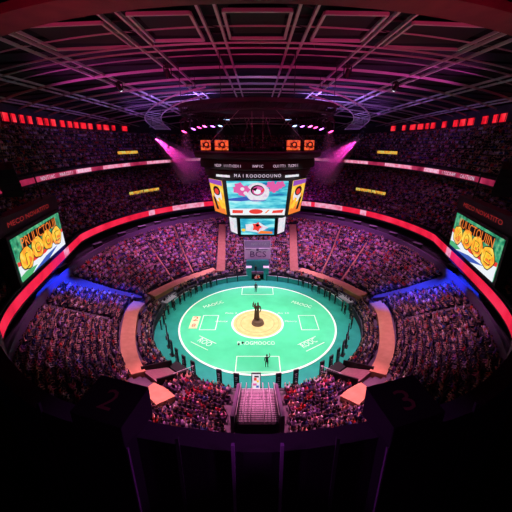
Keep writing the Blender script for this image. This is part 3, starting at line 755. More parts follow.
# camera and scorer platforms at either end of the apron
for sg, nm in ((1, 'left'), (-1, 'right')):
    root = empty('scorer_platform', 'cluttered scorer platform with teal desk on the %s edge of the field' % nm, 'platform', (-15.2 * sg, 4.6, 0), 1.2 * sg)
    q = MB(); q.box((0, 0, .65), (2.6, 1.5, 1.3), M['teal_board']); q.build('desk', root)
    q = MB(); q.box((0, 0, 1.33), (2.7, 1.6, .06), M['pale']); q.build('desk_top', root)
    for k in range(3):
        q = MB(); q.box((-.8 + k * .8, .1, 1.6), (.5, .06, .36), M['black']); q.box((-.8 + k * .8, .1, 1.39), (.12, .12, .08), M['black']); q.build('monitor', root)
    q = MB(); q.tube([(-1.3, -.75, 1.3), (-1.3, -.75, 2.2), (1.3, -.75, 2.2), (1.3, -.75, 1.3)], .035, M['pale']); q.tube([(-1.3, -.75, 1.75), (1.3, -.75, 1.75)], .03, M['pale']); q.build('guard_rail', root)

# ------------------------------------------------------------------ LED boards either side
def blob(cx, cy, rx, ry, n=12, ph=0, w=0): return [(cx + rx * (1 + w * math.cos(5 * 2 * PI * k / n + ph)) * math.cos(2 * PI * k / n), cy + ry * (1 + w * math.cos(5 * 2 * PI * k / n + ph)) * math.sin(2 * PI * k / n)) for k in range(n)]
def board(sg):
    nm = 'left' if sg > 0 else 'right'
    A = Vector((-24.6 * sg, -12.3, 12.5)); B = Vector((-27.8 * sg, .5, 12.5))
    o, e = (A, B) if sg > 0 else (B, A)
    x = (e - o).normalized(); y = Vector((0, 0, 1)); n = x.cross(y); Wd = (e - o).length; H = 4.6
    root = empty('video_board', 'large video screen with yellow letters on green, above the %s end of the red ribbon' % nm, 'video board', o)
    P = lambda u, v, d=0: x * u + y * v + n * d
    mw = Matrix((x, n, y)).transposed()
    q = MB(); q.box(P(Wd / 2, H / 2, -.45), (Wd + 1.0, .8, H + .8), M['black'], mw); q.box(P(Wd / 2 , H + 1.3, -.9), (Wd + 3, 1.2, 1.8), M['black'], mw); q.build('housing', root)
    q = MB()
    for u in (1.5, Wd - 1.5): q.tube([P(u, H, -.7), P(u, H + 5.6, -1.2)], .1, M['dark'])
    q.build('hanger', root)
    q = MB(); q.box(P(Wd / 2, H / 2, -.02), (Wd, .06, H), M['scr_green'], mw); scr = q.build('screen', root)
    q = MB()
    s_ = 'PRUUCTOUII' if sg > 0 else 'KUUCTOUIIN'
    q.prism([(1.9, 2.95), (Wd - 1.9, 3.25), (Wd - 1.7, 4.35), (2.2, 4.2)], .01, M['c_dark'], P(0, 0, .03), x, y)
    put_text(q, s_, 1.15, P(Wd / 2, 3.15, .05), x, y, M['c_orange'], .01, Wd - 3.4); q.build('picture_heading', scr)
    q = MB()
    if sg > 0: wv = [(0, 0), (Wd, 0), (Wd, 1.9), (Wd * .8, 1.5), (Wd * .5, 1.0), (Wd * .25, 1.1), (0, 1.7)]
    else: wv = [(0, 0), (Wd, 0), (Wd, 1.7), (Wd * .75, 1.1), (Wd * .5, 1.0), (Wd * .2, 1.5), (0, 1.9)]
    q.prism(wv, .01, M['c_white'], P(0, 0, .03), x, y)
    q.prism([(u, v + .45) for u, v in wv[2:]] + [(u, v) for u, v in reversed(wv[2:])], .01, M['c_red'], P(0, 0, .035), x, y)
    q.prism([(Wd * .2, 0), (Wd * .55, 0), (Wd * .8, .75), (Wd * .5, .6)], .01, M['c_blue'], P(0, 0, .04), x, y)
    q.prism([(0, 0), (Wd * .18, 0), (Wd * .3, .5), (Wd * .1, .75), (0, .6)], .01, M['c_green'], P(0, 0, .04), x, y); q.build('picture_wave', scr)
    q = MB(); wds = 'JOOE' if sg > 0 else 'XOBE'
    for k, chh in enumerate(wds):
        u = Wd * (.16 + .225 * k); v = 1.9 + (.35 if k in (1, 2) else .05)
        q.prism(blob(u, v, 1.62, 1.3, 16, 0, .06), .01, M['c_dark'], P(0, 0, .045), x, y)
        q.prism(blob(u, v, 1.5, 1.18, 16, 0, .06), .01, M['scr_yellow'], P(0, 0, .055), x, y)
        q.prism(blob(u + .2, v - .4, .8, .45, 12, 1, .1), .01, M['c_orange'], P(0, 0, .06), x, y)
        put_text(q, chh, 1.3, P(u, v - .65, .07), x, y, M['c_dark'], .0, 1.5)
        put_text(q, chh, 1.15, P(u, v - .56, .08), x, y, M['c_yellow'], .01, 1.25)
    q.build('picture_letters', scr)
    # dim red lettering on the fascia above
    q = MB(); put_text(q, 'MECO NOVATITO', .55, P(Wd / 2 - .5, H + 1.05, -.26), x, y, M['led_redtext'], .01, Wd * .8); q.build('fascia_lettering', root)
board(1); board(-1)

# small amber signs in the tiers
def amber(label, r, a, z, w):
    p = r.p(rad(a)); t = (r.p(rad(a + .2)) - p).normalized(); root = empty('led_sign', label, 'LED sign', (p.x, p.y, z), math.atan2(t.y, t.x))
    q = MB(); q.box((0, .12, .35), (w + .3, .2, .95), M['black']); q.build('case', root)
    q = MB(); q.box((0, .25, .35), (w, .04, .7), M['led_yellow']); q.build('display', root)
    q = MB()
    for e in (-1, 1): q.box((e * w * .3, .05, -.45), (.12, .12, .8), M['dark'])
    q.build('bracket', root)
Rm = M0.mix(M1, .30); Ru = U0.mix(U1, .15)
for sg, nm in ((1, 'left'), (-1, 'right')):
    amber('short amber LED sign in the middle tier, %s side, nearer the scoreboard' % nm, Rm, 90 + sg * 53, Rm.z + .75, 4.8)
    amber('short amber LED sign in the middle tier, %s side, farther from the scoreboard' % nm, Rm, 90 + sg * 60, Rm.z + .75, 4.4)
    amber('long amber LED sign in the upper tier on the %s side' % nm, Ru, 90 + sg * 69, Ru.z + .9, 8)

# ------------------------------------------------------------------ roof
def cz(X, Y): return 34 - .0012 * X * X - .0004 * max(0, Y - 5) ** 2
XS = [-50 + 4 * i for i in range(26)]; YS = [-46 + 4 * i for i in range(36)]
dk = MB(); top = [[Vector((x, y, cz(x, y) + .9)) for y in YS] for x in XS]
dk.loft([[v for v in r] + [v + Vector((0, 0, .5)) for v in reversed(r)] for r in top], M['deck']); ceil = dk.build('ceiling'); tag(ceil, 'dark curved roof deck high over the bowl', 'ceiling', None, 'structure')
rb = MB()
for k in range(34):
    y = -24 + k * 3.3; rb.loft([[Vector((x, y - .06, cz(x, y) + .72)), Vector((x, y + .06, cz(x, y) + .72)), Vector((x, y + .06, cz(x, y) + .95)), Vector((x, y - .06, cz(x, y) + .95))] for x in XS], M['deck'])
rb.build('purlin', ceil)
def truss_long(X, w, name, label, y0=-21, y1=84, r=.09):
    root = empty(name, label, 'roof truss', (X, y0, cz(X, y0)), kind='structure'); o = Vector((X, y0, cz(X, y0)))
    ys = [y0 + (y1 - y0) * i / 42 for i in range(43)]
    for e in (-1, 1):
        q = MB(); sx = X + e * w / 2
        q.loft([[Vector((sx - r, y, cz(sx, y) - .12)) - o, Vector((sx + r, y, cz(sx, y) - .12)) - o, Vector((sx + r, y, cz(sx, y) + .12)) - o, Vector((sx - r, y, cz(sx, y) + .12)) - o] for y in ys], M['steel']); q.build('chord', root)
    q = MB()
    for k in range(60):
        y = y0 + .8 + k * 1.75
        if y > y1: break
        q.tube([Vector((X - w / 2, y, cz(X - w / 2, y) + .1)) - o, Vector((X + w / 2, y + (.6 if k % 2 else 0), cz(X + w / 2, y) + .1)) - o], .04, M['dark'], 4)
    q.build('lacing', root)
for k, (X, w) in enumerate(((3.15, 1.1), (9.5, 1.25), (18.7, 1.5), (28.5, 1.6), (38, 1.6))):
    for sg, nm in ((1, 'right'), (-1, 'left')):
        truss_long(X * sg, w, 'roof_truss', '%s paired roof truss from the centre line, running front to back on the %s' % (ordinal(k), nm), -21 + .0086 * X * X, 84 - .012 * X * X)
def arch(Yc, w, h, label, name='roof_arch', m='steel', X1=46, curv=.0086, dz=0, double=0):
    xs = [-X1 + X1 / 30 * i for i in range(61)]; f = lambda x, off: Yc + curv * x * x + off
    root = empty(name, label, 'roof arch', (0, Yc, cz(0, Yc)), kind='structure'); o = Vector((0, Yc, cz(0, Yc)))
    for off in ((0,) if not double else (-double / 2, double / 2)):
        q = MB(); q.loft([[Vector((x, f(x, off) - w / 2, cz(x, f(x, off)) - h / 2 + dz)) - o, Vector((x, f(x, off) + w / 2, cz(x, f(x, off)) - h / 2 + dz)) - o, Vector((x, f(x, off) + w / 2, cz(x, f(x, off)) + h / 2 + dz)) - o, Vector((x, f(x, off) - w / 2, cz(x, f(x, off)) + h / 2 + dz)) - o] for x in xs], M[m]); q.build('chord', root)
    if double:
        q = MB()
        for i in range(0, 61, 3):
            x = xs[i]; q.tube([Vector((x, f(x, -double / 2), cz(x, Yc))) - o, Vector((x + .4, f(x, double / 2), cz(x, Yc))) - o], .04, M['dark'], 4)
        q.build('lacing', root)
soffit = mat('soffit tinted by red light', (.11, .028, .035), .6, noise=(.15, .04, .045), nscale=.8)  # the reddish roof light is put into the soffit's base colour
M['soffit'] = soffit
arch(-20.9, 2.4, .5, 'broad dull red soffit arch nearest the viewer at the roof front', m='soffit', dz=-.1, X1=34, curv=.013)
arch(-10.8, .12, .12, 'double roof arch in front of the lighting ring', double=1.5, dz=-.1)
for k, (Yc, w) in enumerate(((-3, .13), (2.6, .15), (7, .13), (11.5, .16), (21, .22), (30, .2), (41, .25), (55, .25), (70, .3))):
    arch(Yc, w, .25, '%s single roof arch behind the double arch' % ordinal(k), dz=-.05)
for k, Yc in enumerate((-14.5, -7, 16, 25, 35)):
    arch(Yc, .07, .1, '%s thin roof rib from the front, lighter than the arches' % ordinal(k), name='roof_rib', dz=.15)
# rectangular ceiling frames in the front bays
for (x0, x1, lb) in ((-2.2, 2.2, 'middle'), (4.4, 8.5, 'right of middle'), (-8.5, -4.4, 'left of middle'), (10.8, 17.4, 'outer right'), (-17.4, -10.8, 'outer left')):
    xm = (x0 + x1) / 2; yo = .0086 * xm * xm; q = MB(); y0, y1 = -17.4 + yo, -11.9 + yo; root = empty('ceiling_frame', 'rectangular steel ceiling frame in the %s bay of the roof front' % lb, 'ceiling frame', (xm, y0, cz(xm, y0)), kind='structure'); o = Vector((xm, y0, cz(xm, y0)))
    for a, b in (((x0, y0), (x1, y0)), ((x1, y0), (x1, y1)), ((x1, y1), (x0, y1)), ((x0, y1), (x0, y0))):
        q = MB(); pa, pb = Vector((*a, cz(*a) + .1)) - o, Vector((*b, cz(*b) + .1)) - o; d = (pb - pa); c = (pa + pb) / 2; q.box(c, (d.length, .2, .2), M['steel'], d.to_track_quat('X', 'Z').to_matrix()); q.build('bar', root)
    q = MB(); q.box(Vector((xm, (y0 + y1) / 2, cz(xm, y0) + .4)) - o, (x1 - x0 - .6, y1 - y0 - .6, .1), M['black']); q.build('infill', root)
# curved hanging light tracks either side of the ring
for sg, nm in ((1, 'left'), (-1, 'right')):
    root = empty('curved_track', 'pale curved double tube track hanging under the roof to the %s of the lighting ring' % nm, 'light track', (0, 0, 0), kind='structure')
    T1 = [(-5.8, -2.9, 32), (-9.7, 1.4, 32), (-14.1, 8.0, 31.8), (-19.0, 16.6, 31.4), (-23.0, 26, 30.8), (-24.5, 33, 30.2), (-24.6, 38, 29.3)]
    T2 = [(-6.8, 2.2, 31.8), (-10.0, 6.0, 31.7), (-13.4, 11.0, 31.4), (-17.0, 18, 31.0), (-19.6, 26, 30.5), (-20.8, 33, 30.0), (-21, 38, 29.2)]
    def sm3(L):
        for _ in range(2):
            o_ = [Vector(L[0])]
            for a, b in zip(L[:-1], L[1:]): a, b = Vector(a), Vector(b); o_ += [a.lerp(b, .25), a.lerp(b, .75)]
            o_.append(Vector(L[-1])); L = o_
        return [Vector((v.x * sg, v.y, v.z)) for v in L]
    a, b = sm3(T1), sm3(T2)
    for L in (a, b): q = MB(); q.tube(L, .1, M['steel'], 6); q.build('rail', root)
    q = MB()
    for i in range(len(a) // 2, len(a)): q.tube([a[i], b[i]], .05, M['steel'], 5)
    q.build('rungs', root)
    q = MB()
    for v in (a[3], a[12], b[5], b[14]): q.tube([v, Vector((v.x, v.y, cz(v.x, v.y) + .9))], .03, M['dark'], 4)
    q.build('hanger', root)

# ------------------------------------------------------------------ lighting ring
RZ, RR = 29.7, 9.2
root = empty('lighting_ring', 'round black truss ring with lamps hanging over the scoreboard', 'lighting ring', (0, 0, RZ))
def circ(r, z, n=72): return [Vector((r * math.cos(2 * PI * k / n), r * math.sin(2 * PI * k / n), z)) for k in range(n)]
q = MB()
for r, z in ((RR, .35), (RR, -.45), (RR - .8, .35), (RR - .8, -.45)): q.tube(circ(r, z), .07, M['dark'], 6, True)
q.build('chords', root)
q = MB(); n = 72
for k in range(n):
    c = lambda r, z, j: Vector((r * math.cos(2 * PI * j / n), r * math.sin(2 * PI * j / n), z))
    q.tube([c(RR, -.45, k), c(RR, .35, k + 1)], .03, M['dark'], 4); q.tube([c(RR - .8, -.45, k), c(RR, -.45, k + 1)], .03, M['dark'], 4)
q.build('lattice', root)
q = MB(); q.lathe([(RR + .12, .1), (RR + .26, .1), (RR + .26, .48), (RR + .12, .48), (RR + .12, .1)], M['dark'], 72); q.build('fascia', root)
for k in range(8):
    a = 2 * PI * (k + .5) / 8; x, y = RR * math.cos(a), RR * math.sin(a); q = MB(); q.tube([(x, y, .35), (x, y, cz(x, y) + .9 - RZ)], .04, M['dark'], 5); q.build('hanger', root)
q = MB(); q.lathe([(.001, .4), (RR - .8, .4), (RR - .8, .46), (.001, .46)], M['black'], 48); q.build('grid_floor', root)
# moving heads
def lamp(loc, target, lens, label, sc=1.0):
    root = empty('stage_lamp', label, 'stage lamp', loc); d = (Vector(target) - Vector(loc)).normalized(); mw = d.to_track_quat('Z', 'Y').to_matrix()
    q = MB(); q.box((0, 0, .5 * sc), (.35 * sc, .3 * sc, .2 * sc), M['black']); q.tube([(0, 0, .5 * sc), (0, 0, .8 * sc)], .04, M['dark']); q.build('clamp', root)
    q = MB()
    for e in (-1, 1): q.box((e * .3 * sc, 0, .22 * sc), (.06 * sc, .14 * sc, .6 * sc), M['black'])
    q.box((0, 0, .48 * sc), (.66 * sc, .14 * sc, .07 * sc), M['black']); q.build('yoke', root)
    q = MB(); q.lathe([(.001, -.35 * sc), (.17 * sc, -.33 * sc), (.2 * sc, -.1 * sc), (.22 * sc, .3 * sc), (.24 * sc, .34 * sc), (.2 * sc, .34 * sc), (.2 * sc, .2 * sc), (.001, .2 * sc)], M['black'], 16, mw=mw); q.build('body', root)
    q = MB(); q.lathe([(.001, .36 * sc), (.12 * sc, .34 * sc), (.2 * sc, .29 * sc), (.001, .29 * sc)], M[lens], 16, mw=mw); q.build('lens', root)
    return root
def spot(loc, target, energy, color, ang, blend=.5, rad_=.15, name='spot'):
    L = bpy.data.lights.new(name, 'SPOT'); L.energy = energy; L.color = color; L.spot_size = rad(ang); L.spot_blend = blend; L.shadow_soft_size = rad_
    o = bpy.data.objects.new(name, L); COL.objects.link(o); o.location = loc; o.rotation_euler = (Vector(target) - Vector(loc)).to_track_quat('-Z', 'Y').to_euler(); return o
def haze(loc, target, length, r0_, r1_, m, label):
    q = MB(); d = (Vector(target) - Vector(loc)).normalized(); mw = d.to_track_quat('Z', 'Y').to_matrix()
    q.lathe([(.001, .4), (r0_, .4), (r1_, length), (.001, length)], M[m], 24, mw=mw); o = q.build('beam_haze', None, False, loc); return tag(o, label, 'haze', None, 'stuff')

lampset = [(-9.2, 1.0, 28.05, 'lens_red', 'rose'), (-8.6, 4.0, 28.5, 'lens_violet', 'violet'), (-8.0, 5.0, 28.75, 'lens_red', 'deep rose'), (-7.4, 6.0, 28.95, 'lens_pink', 'pink'), (-6.4, 7.0, 29.0, 'lens_violet', 'pale violet'), (-5.4, 7.8, 29.1, 'lens_blue', 'blue white')]
for sg, nm in ((1, 'left'), (-1, 'right')):
    for k, (x, y, z, ln, cn) in enumerate(lampset):
        lamp((x * sg, y, z), (x * sg * 1.5, y * 1.2 - 6, 14), ln, '%s glowing stage lamp, %s from the %s edge of the lighting ring' % (cn, ordinal(k), nm), 1.9)
    q = MB(); q.box((0, 0, 0), (1.6, .3, .18), M['dark']); o = empty('light_bar', 'blue white bar lamp under the lighting ring on the %s' % nm, 'bar lamp', (-4.9 * sg, 8.1, 29.5)); q.build('case', o)
    q = MB(); q.box((0, -.06, -.12), (1.5, .24, .06), M['lens_blue']); q.build('tube', o)
    # beams
    loc, tgt = (-9.2 * sg, 1.0, 28.05), (-10.2 * sg, 3.5, 20)
    spot(Vector(loc) + (Vector(tgt) - Vector(loc)).normalized() * .5, tgt, 2500, (1, .08, .35), 24, .6); haze(loc, tgt, 7, .4, 1.9, 'haze', 'rose haze in the lamp beam at the %s edge of the lighting ring' % nm)
    loc, tgt = (-5.4 * sg, 7.8, 29.1), (-5.9 * sg, 7, 24)
    spot(Vector(loc) + (Vector(tgt) - Vector(loc)).normalized() * .5, tgt, 700, (.2, .3, 1), 20, .7); haze(loc, tgt, 5.4, .4, 1.2, 'haze_thin', 'bluish haze in the beam below the bar lamp on the %s' % nm)
    # wall-hung long throw lamp with a wide magenta beam
    loc = Vector((-21.2 * sg, 25, 27.5)); tgt = Vector((-17.0 * sg, 31, 22.3)); lamp(loc, tgt, 'lens_pink', 'bright pink long throw lamp hanging between roof and tiers on the %s' % nm, 1.6)
    q = MB(); q.tube([loc + Vector((0, 0, 1.2)), Vector((loc.x, loc.y, cz(loc.x, loc.y) + .8))], .05, M['dark'], 5); tag(q.build('hanging_pole'), 'thin dark pole holding the bright pink long throw lamp on the %s' % nm, 'pole')
    spot(loc + (tgt - loc).normalized() * .6, tgt, 42000, (1, .05, .5), 26, .3); haze(loc, tgt, 13, .5, 4.2, 'haze_beam', 'wide magenta haze in the long throw beam on the %s' % nm)
    lamp((-8.5 * sg, 9.5, 32.2), (-20 * sg, 40, 10), 'lens_violet', 'small violet lamp on the roof behind the ring, %s side' % nm, .8)

# ------------------------------------------------------------------ scoreboard
root = empty('scoreboard', 'hanging centre scoreboard with big cyan screen, angled side screens and round lettered rims', 'scoreboard', (0, 0, 25.2)); O = Vector((0, 0, 25.2))
q = MB(); q.lathe([(.001, .1), (7.5, .1), (7.9, .0), (8.05, -.25), (7.9, -.6), (7.3, -.75), (.001, -.75)], M['black_gloss'], 72); q.build('platform', root, False)
q = MB(); q.lathe([(7.78, .12), (7.98, .1), (8.06, -.02), (7.86, -.02)], M['wall_violet'], 72); q.build('platform_edge', root)
q = MB(); q.lathe([(.001, -.75), (7.2, -.75), (7.3, -.95), (7.3, -1.75), (7.0, -1.85), (.001, -1.85)], M['black'], 72); rim1 = q.build('upper_rim', root)
q = MB(); q.lathe([(.001, -1.85), (6.7, -1.85), (6.85, -2.0), (6.6, -2.8), (6.1, -2.95), (.001, -2.95)], M['dark'], 72); rim2 = q.build('lower_rim', root)
def ring_text(parent, s_, r, z, size, m, mid=-90, step=None, name='lettering'):
    q = MB(); step = step or size * .82 / r; n_ = len(s_)
    for i, chh in enumerate(s_):
        if chh == ' ': continue
        a = rad(mid) + (i - (n_ - 1) / 2) * step; p = Vector((r * math.cos(a), r * math.sin(a), z)); x = Vector((-math.sin(a), math.cos(a), 0)); put_text(q, chh, size, p, x, (0, 0, 1), M[m], .04)
    q.build(name, parent)
ring_text(rim1, 'NOOP IIITIOOII', 7.32, -1.52, .30, 'led_mauve', -117); ring_text(rim1, 'IWPIC', 7.32, -1.52, .30, 'led_mauve', -90); ring_text(rim1, 'OUITTI TUOMII', 7.32, -1.52, .30, 'led_mauve', -64)
ring_text(rim2, 'MAIROOOOOUNO', 6.85, -2.6, .36, 'led_white', -90, .066)
for c in (-127, -53):
    q = MB(); ring_panel(q, Ring(0, 6.75, 6.75, 0), rad(c - 9), rad(c + 9), -2.7, -2.1, M['scr_pale'], .1, 5); q.build('rim_screen', rim2)
q = MB(); q.lathe([(7.75, .15), (7.85, .15), (7.85, 1.0), (7.75, 1.0)], M['dark'], 48)
q = MB()
for k in range(36): a = 2 * PI * k / 36; q.tube([(7.6 * math.cos(a), 7.6 * math.sin(a), .1), (7.6 * math.cos(a), 7.6 * math.sin(a), .6)], .03, M['dark'], 4)
q.tube(circ(7.6, .6, 48), .03, M['dark'], 4, True); q.build('railing', root)
oct_ = lambda w, f, w2, f2: [(-w, -f), (w, -f), (w2, -f2), (w2, f2), (w, f), (-w, f), (-w2, f2), (-w2, -f2)]
def frustum(mb, pa, za, pb, zb, m):
    mb.loft([[Vector((x, y, za)) for x, y in pa], [Vector((x, y, zb)) for x, y in pb]], m)
A_, B_ = oct_(3.9, 6.0, 6.1, 3.0), oct_(3.55, 5.2, 5.45, 2.6); zt, zb = 22.35 - 25.2, 17.85 - 25.2
q = MB(); frustum(q, A_, zt, B_, zb, M['black']); q.build('cabinet', root)
q = MB(); frustum(q, oct_(3.3, 4.2, 4.6, 2.4), zb, oct_(3.1, 3.8, 4.3, 2.2), zb - .5, M['dark']); q.build('neck', root)
C_, D_ = oct_(2.5, 3.6, 3.9, 1.7), oct_(2.4, 3.3, 3.7, 1.5); zc, zd = zb - .4, 14.85 - 25.2
q = MB(); frustum(q, C_, zc, D_, zd, M['black']); q.build('lower_cabinet', root)
def facet(pa, za, pb, zb_, i, mg, mt, mb_):
    """plane on facet i: origin bottom-left as seen from outside, axes and size"""
    a0, a1 = Vector((*pa[i], za)), Vector((*pa[(i + 1) % 8], za)); b0, b1 = Vector((*pb[i], zb_)), Vector((*pb[(i + 1) % 8], zb_))
    def P(u, v, d):
        u = mg + (1 - 2 * mg) * u; v = mb_ + (1 - mt - mb_) * v
        n = (a1 - a0).cross(a0 - b0).normalized()
        return b0.lerp(b1, u).lerp(a0.lerp(a1, u), v) + n * d
    return P
def shape(q, P, poly, m, d): q.add([P(u, v, d) for u, v in poly], [tuple(range(len(poly)))], M[m])
def panel(P, m, name='screen'):
    q = MB(); vs = [P(0, 0, .06), P(1, 0, .06), P(1, 1, .06), P(0, 1, .06), P(0, 0, -.05), P(1, 0, -.05), P(1, 1, -.05), P(0, 1, -.05)]
    q.add(vs, [(0, 1, 2, 3), (7, 6, 5, 4), (0, 4, 5, 1), (1, 5, 6, 2), (2, 6, 7, 3), (3, 7, 4, 0)], M[m]); return q.build(name, root)
def art_main(P, scr):
    q = MB()
    shape(q, P, [(0, .5), (.3, .56), (.42, .46), (.22, .42), (0, .44)], 'c_blue', .075)
    for c in ((.2, .85), (.3, .76), (.25, .68), (.17, .76)): shape(q, P, blob(*c, .075, .11, 15, 0, .2), 'c_pink', .08)
    for c in ((.25, .78), (.3, .66)): shape(q, P, blob(*c, .035, .05), 'scr_pale', .085)
    for c in ((.72, .9), (.8, .84), (.87, .9), (.77, .78)): shape(q, P, blob(*c, .075, .1, 15, 1, .2), 'c_pink', .08)
    q.build('picture_blossoms', scr)
    q = MB(); shape(q, P, blob(.5, .68, .2, .28, 20), 'scr_pale', .078); shape(q, P, blob(.5, .74, .115, .155, 16), 'c_dark', .082); shape(q, P, blob(.51, .73, .1, .13, 16), 'c_pink', .085); shape(q, P, blob(.5, .7, .06, .07), 'c_white', .09); shape(q, P, [(.4, .78), (.5, .83), (.47, .72)], 'c_dark', .095); shape(q, P, [(.58, .68), (.62, .76), (.6, .8), (.55, .7)], 'c_red', .095)
    shape(q, P, [(.3, .47), (.42, .42), (.6, .42), (.7, .48), (.6, .45), (.42, .45)], 'c_blue', .095); q.build('picture_emblem', scr)
    q = MB(); shape(q, P, [(0, 0), (1, 0), (1, .2), (0, .2)], 'c_white', .08)
    shape(q, P, [(.04, .06), (.23, .06), (.24, .15), (.05, .16)], 'c_red', .085); shape(q, P, blob(.47, .11, .125, .075, 16), 'c_red', .085); shape(q, P, [(.76, .06), (.95, .07), (.97, .17), (.78, .14)], 'c_red', .085)
    shape(q, P, [(.63, .06), (.66, .06), (.72, .16), (.69, .16)], 'c_orange', .085); q.build('picture_banner', scr)
def art_side(P, scr, fl):
    f = lambda L: [(1 - u, v) for u, v in reversed(L)] if fl else L
    q = MB(); shape(q, P, f([(0, 0), (1, 0), (1, .28), (0, .16)]), 'c_orange', .075); shape(q, P, f(blob(.45, .55, .3, .2)), 'scr_pale', .075); shape(q, P, f(blob(.5, .68, .28, .14)), 'c_dark', .08); shape(q, P, f(blob(.5, .66, .17, .09)), 'c_red', .085); shape(q, P, f([(.55, .1), (.75, .1), (.9, .5), (.7, .45)]), 'c_dark', .085); shape(q, P, f([(.1, .2), (.3, .15), (.5, .45), (.3, .5)]), 'c_yellow', .085); shape(q, P, f([(0, .85), (1, .88), (1, 1), (0, 1)]), 'c_violet', .08); q.build('picture_figure', scr)
def art_low(P, scr):
    q = MB(); shape(q, P, blob(.45, .45, .33, .3, 15, 0, .15), 'scr_pale', .075); shape(q, P, blob(.48, .5, .12, .26, 15, 0, .3), 'c_red', .08); shape(q, P, blob(.5, .6, .05, .08), 'c_dark', .085); shape(q, P, [(.5, .06), (.95, .06), (.95, .2), (.6, .26)], 'c_orange', .08); shape(q, P, blob(.08, .3, .06, .1), 'c_yellow', .08); q.build('picture_figure', scr)
for i in (0, 4):
    P = facet(A_, zt, B_, zb, i, .045, .05, .05); art_main(P, panel(P, 'scr_cyan')); P = facet(C_, zc, D_, zd, i, .06, .1, .08); art_low(P, panel(P, 'scr_cyan', 'lower_screen'))
for i in (1, 3, 5, 7):
    P = facet(A_, zt, B_, zb, i, .08, .05, .05); art_side(P, panel(P, 'scr_yellow', 'side_screen'), i in (7, 3)); P = facet(C_, zc, D_, zd, i, .14, .1, .08); panel(P, 'scr_pale', 'lower_side_screen')
# orange screens, musicians' gear and cables above the platform
for sg, nm in ((1, 'left'), (-1, 'right')):
    for (x0, w, lb) in ((-6.15, 1.15, 'outer'), (-4.3, 1.6, 'inner')):
        r_ = empty('orange_screen', '%s glowing orange screen standing on the scoreboard platform, %s side' % (lb, nm), 'screen', ((x0 + .1) * sg, -3.4, 25.3), .12 * -sg)
        q = MB(); q.box((0, .1, .61), (w + .12, .16, 1.22), M['black']); q.build('case', r_)
        q = MB(); q.box((0, 0, .62), (w, .06, 1.08), M['orange_screen']); sc_ = q.build('panel', r_)
        q = MB(); q.lathe([(.2, .0), (.34, .0), (.34, .02), (.2, .02)], M['c_dark'], 16, (.1, -.04, .68), Matrix.Rotation(PI / 2, 3, 'X')); q.box((-.3, -.04, .6), (.12, .02, .6), M['c_dark']); q.box((.3, -.04, .35), (.3, .02, .1), M['c_dark']); q.build('glyph', sc_)
        q = MB(); q.box((0, .3, .1), (w * .6, .5, .2), M['dark']); q.build('foot', r_)
    for k, x in enumerate((-5.25, -2.6, -1.7)):
        r_ = empty('loudspeaker', 'small black loudspeaker on the scoreboard platform, %s from the %s edge' % (ordinal(k), nm), 'loudspeaker', (x * sg, -3.0, 25.3))
        q = MB(); q.box((0, 0, .45), (.55, .5, .9), M['black']); q.build('cabinet', r_)
        q = MB(); q.lathe([(.001, .05), (.1, .02), (.2, .06), (.22, .0)], M['dark'], 14, (0, -.26, .32), Matrix.Rotation(PI / 2, 3, 'X')); q.build('driver', r_)
    stand(-3.25 * sg, -3.3, 0, 'person in black standing on the scoreboard platform beside the inner orange screen, %s side' % nm, 1, None, None, .7, 25.3)
    for k, (a, b) in enumerate((((-1.6 * sg, -8.4, 29.4), (-6.6 * sg, -2.5, 25.3)), ((-1.2 * sg, 5, 29.4), (-2.4 * sg, 5, 25.3)), ((-.6 * sg, -5, 29.4), (-.6 * sg, -5, 25.3)))):
        q = MB(); q.tube([a, b], .022, M['steel'], 5); tag(q.build('suspension_cable'), '%s thin steel cable from the lighting ring to the scoreboard, %s of centre' % (['slanting', 'rear', 'upright'][k], nm), 'cable')

# ------------------------------------------------------------------ balcony in the foreground
par = [(-11.5, -29.5), (-9.2, -31.9), (-7.0, -34.2), (-5.6, -35.5), (-4.5, -36.3), (-3.7, -36.75), (-3.0, -37.0), (-1.7, -37.3), (-.4, -37.5), (.4, -37.5), (1.7, -37.3), (3.0, -37.0), (3.7, -36.75), (4.5, -36.3), (5.6, -35.5), (7.0, -34.2), (9.2, -31.9), (11.5, -29.5)]
pp = [Vector(p) for p in smooth(par, 1)]; secs = []
for i, p in enumerate(pp):
    t_ = (pp[min(i + 1, len(pp) - 1)] - pp[max(i - 1, 0)]).normalized(); n = Vector((-t_.y, t_.x))
    secs.append([Vector((*(p - n * .3), 21.85)), Vector((p.x, p.y, 21.85)), Vector((p.x, p.y, 17.8)), Vector((*(p - n * .3), 17.8))])
q = MB(); q.loft(secs, M['black_gloss']); tag(q.build('wall_front'), 'black curved balcony parapet across the foreground', 'parapet', None, 'structure')
q = MB(); q.loft([[Vector((p.x, p.y, 18.2)), Vector((p.x * 1.0, -46, 18.2)), Vector((p.x, -46, 17.8)), Vector((p.x, p.y, 17.8))] for p in pp], M['black']); tag(q.build('floor_balcony'), 'black balcony floor behind the foreground parapet', 'floor', None, 'structure')
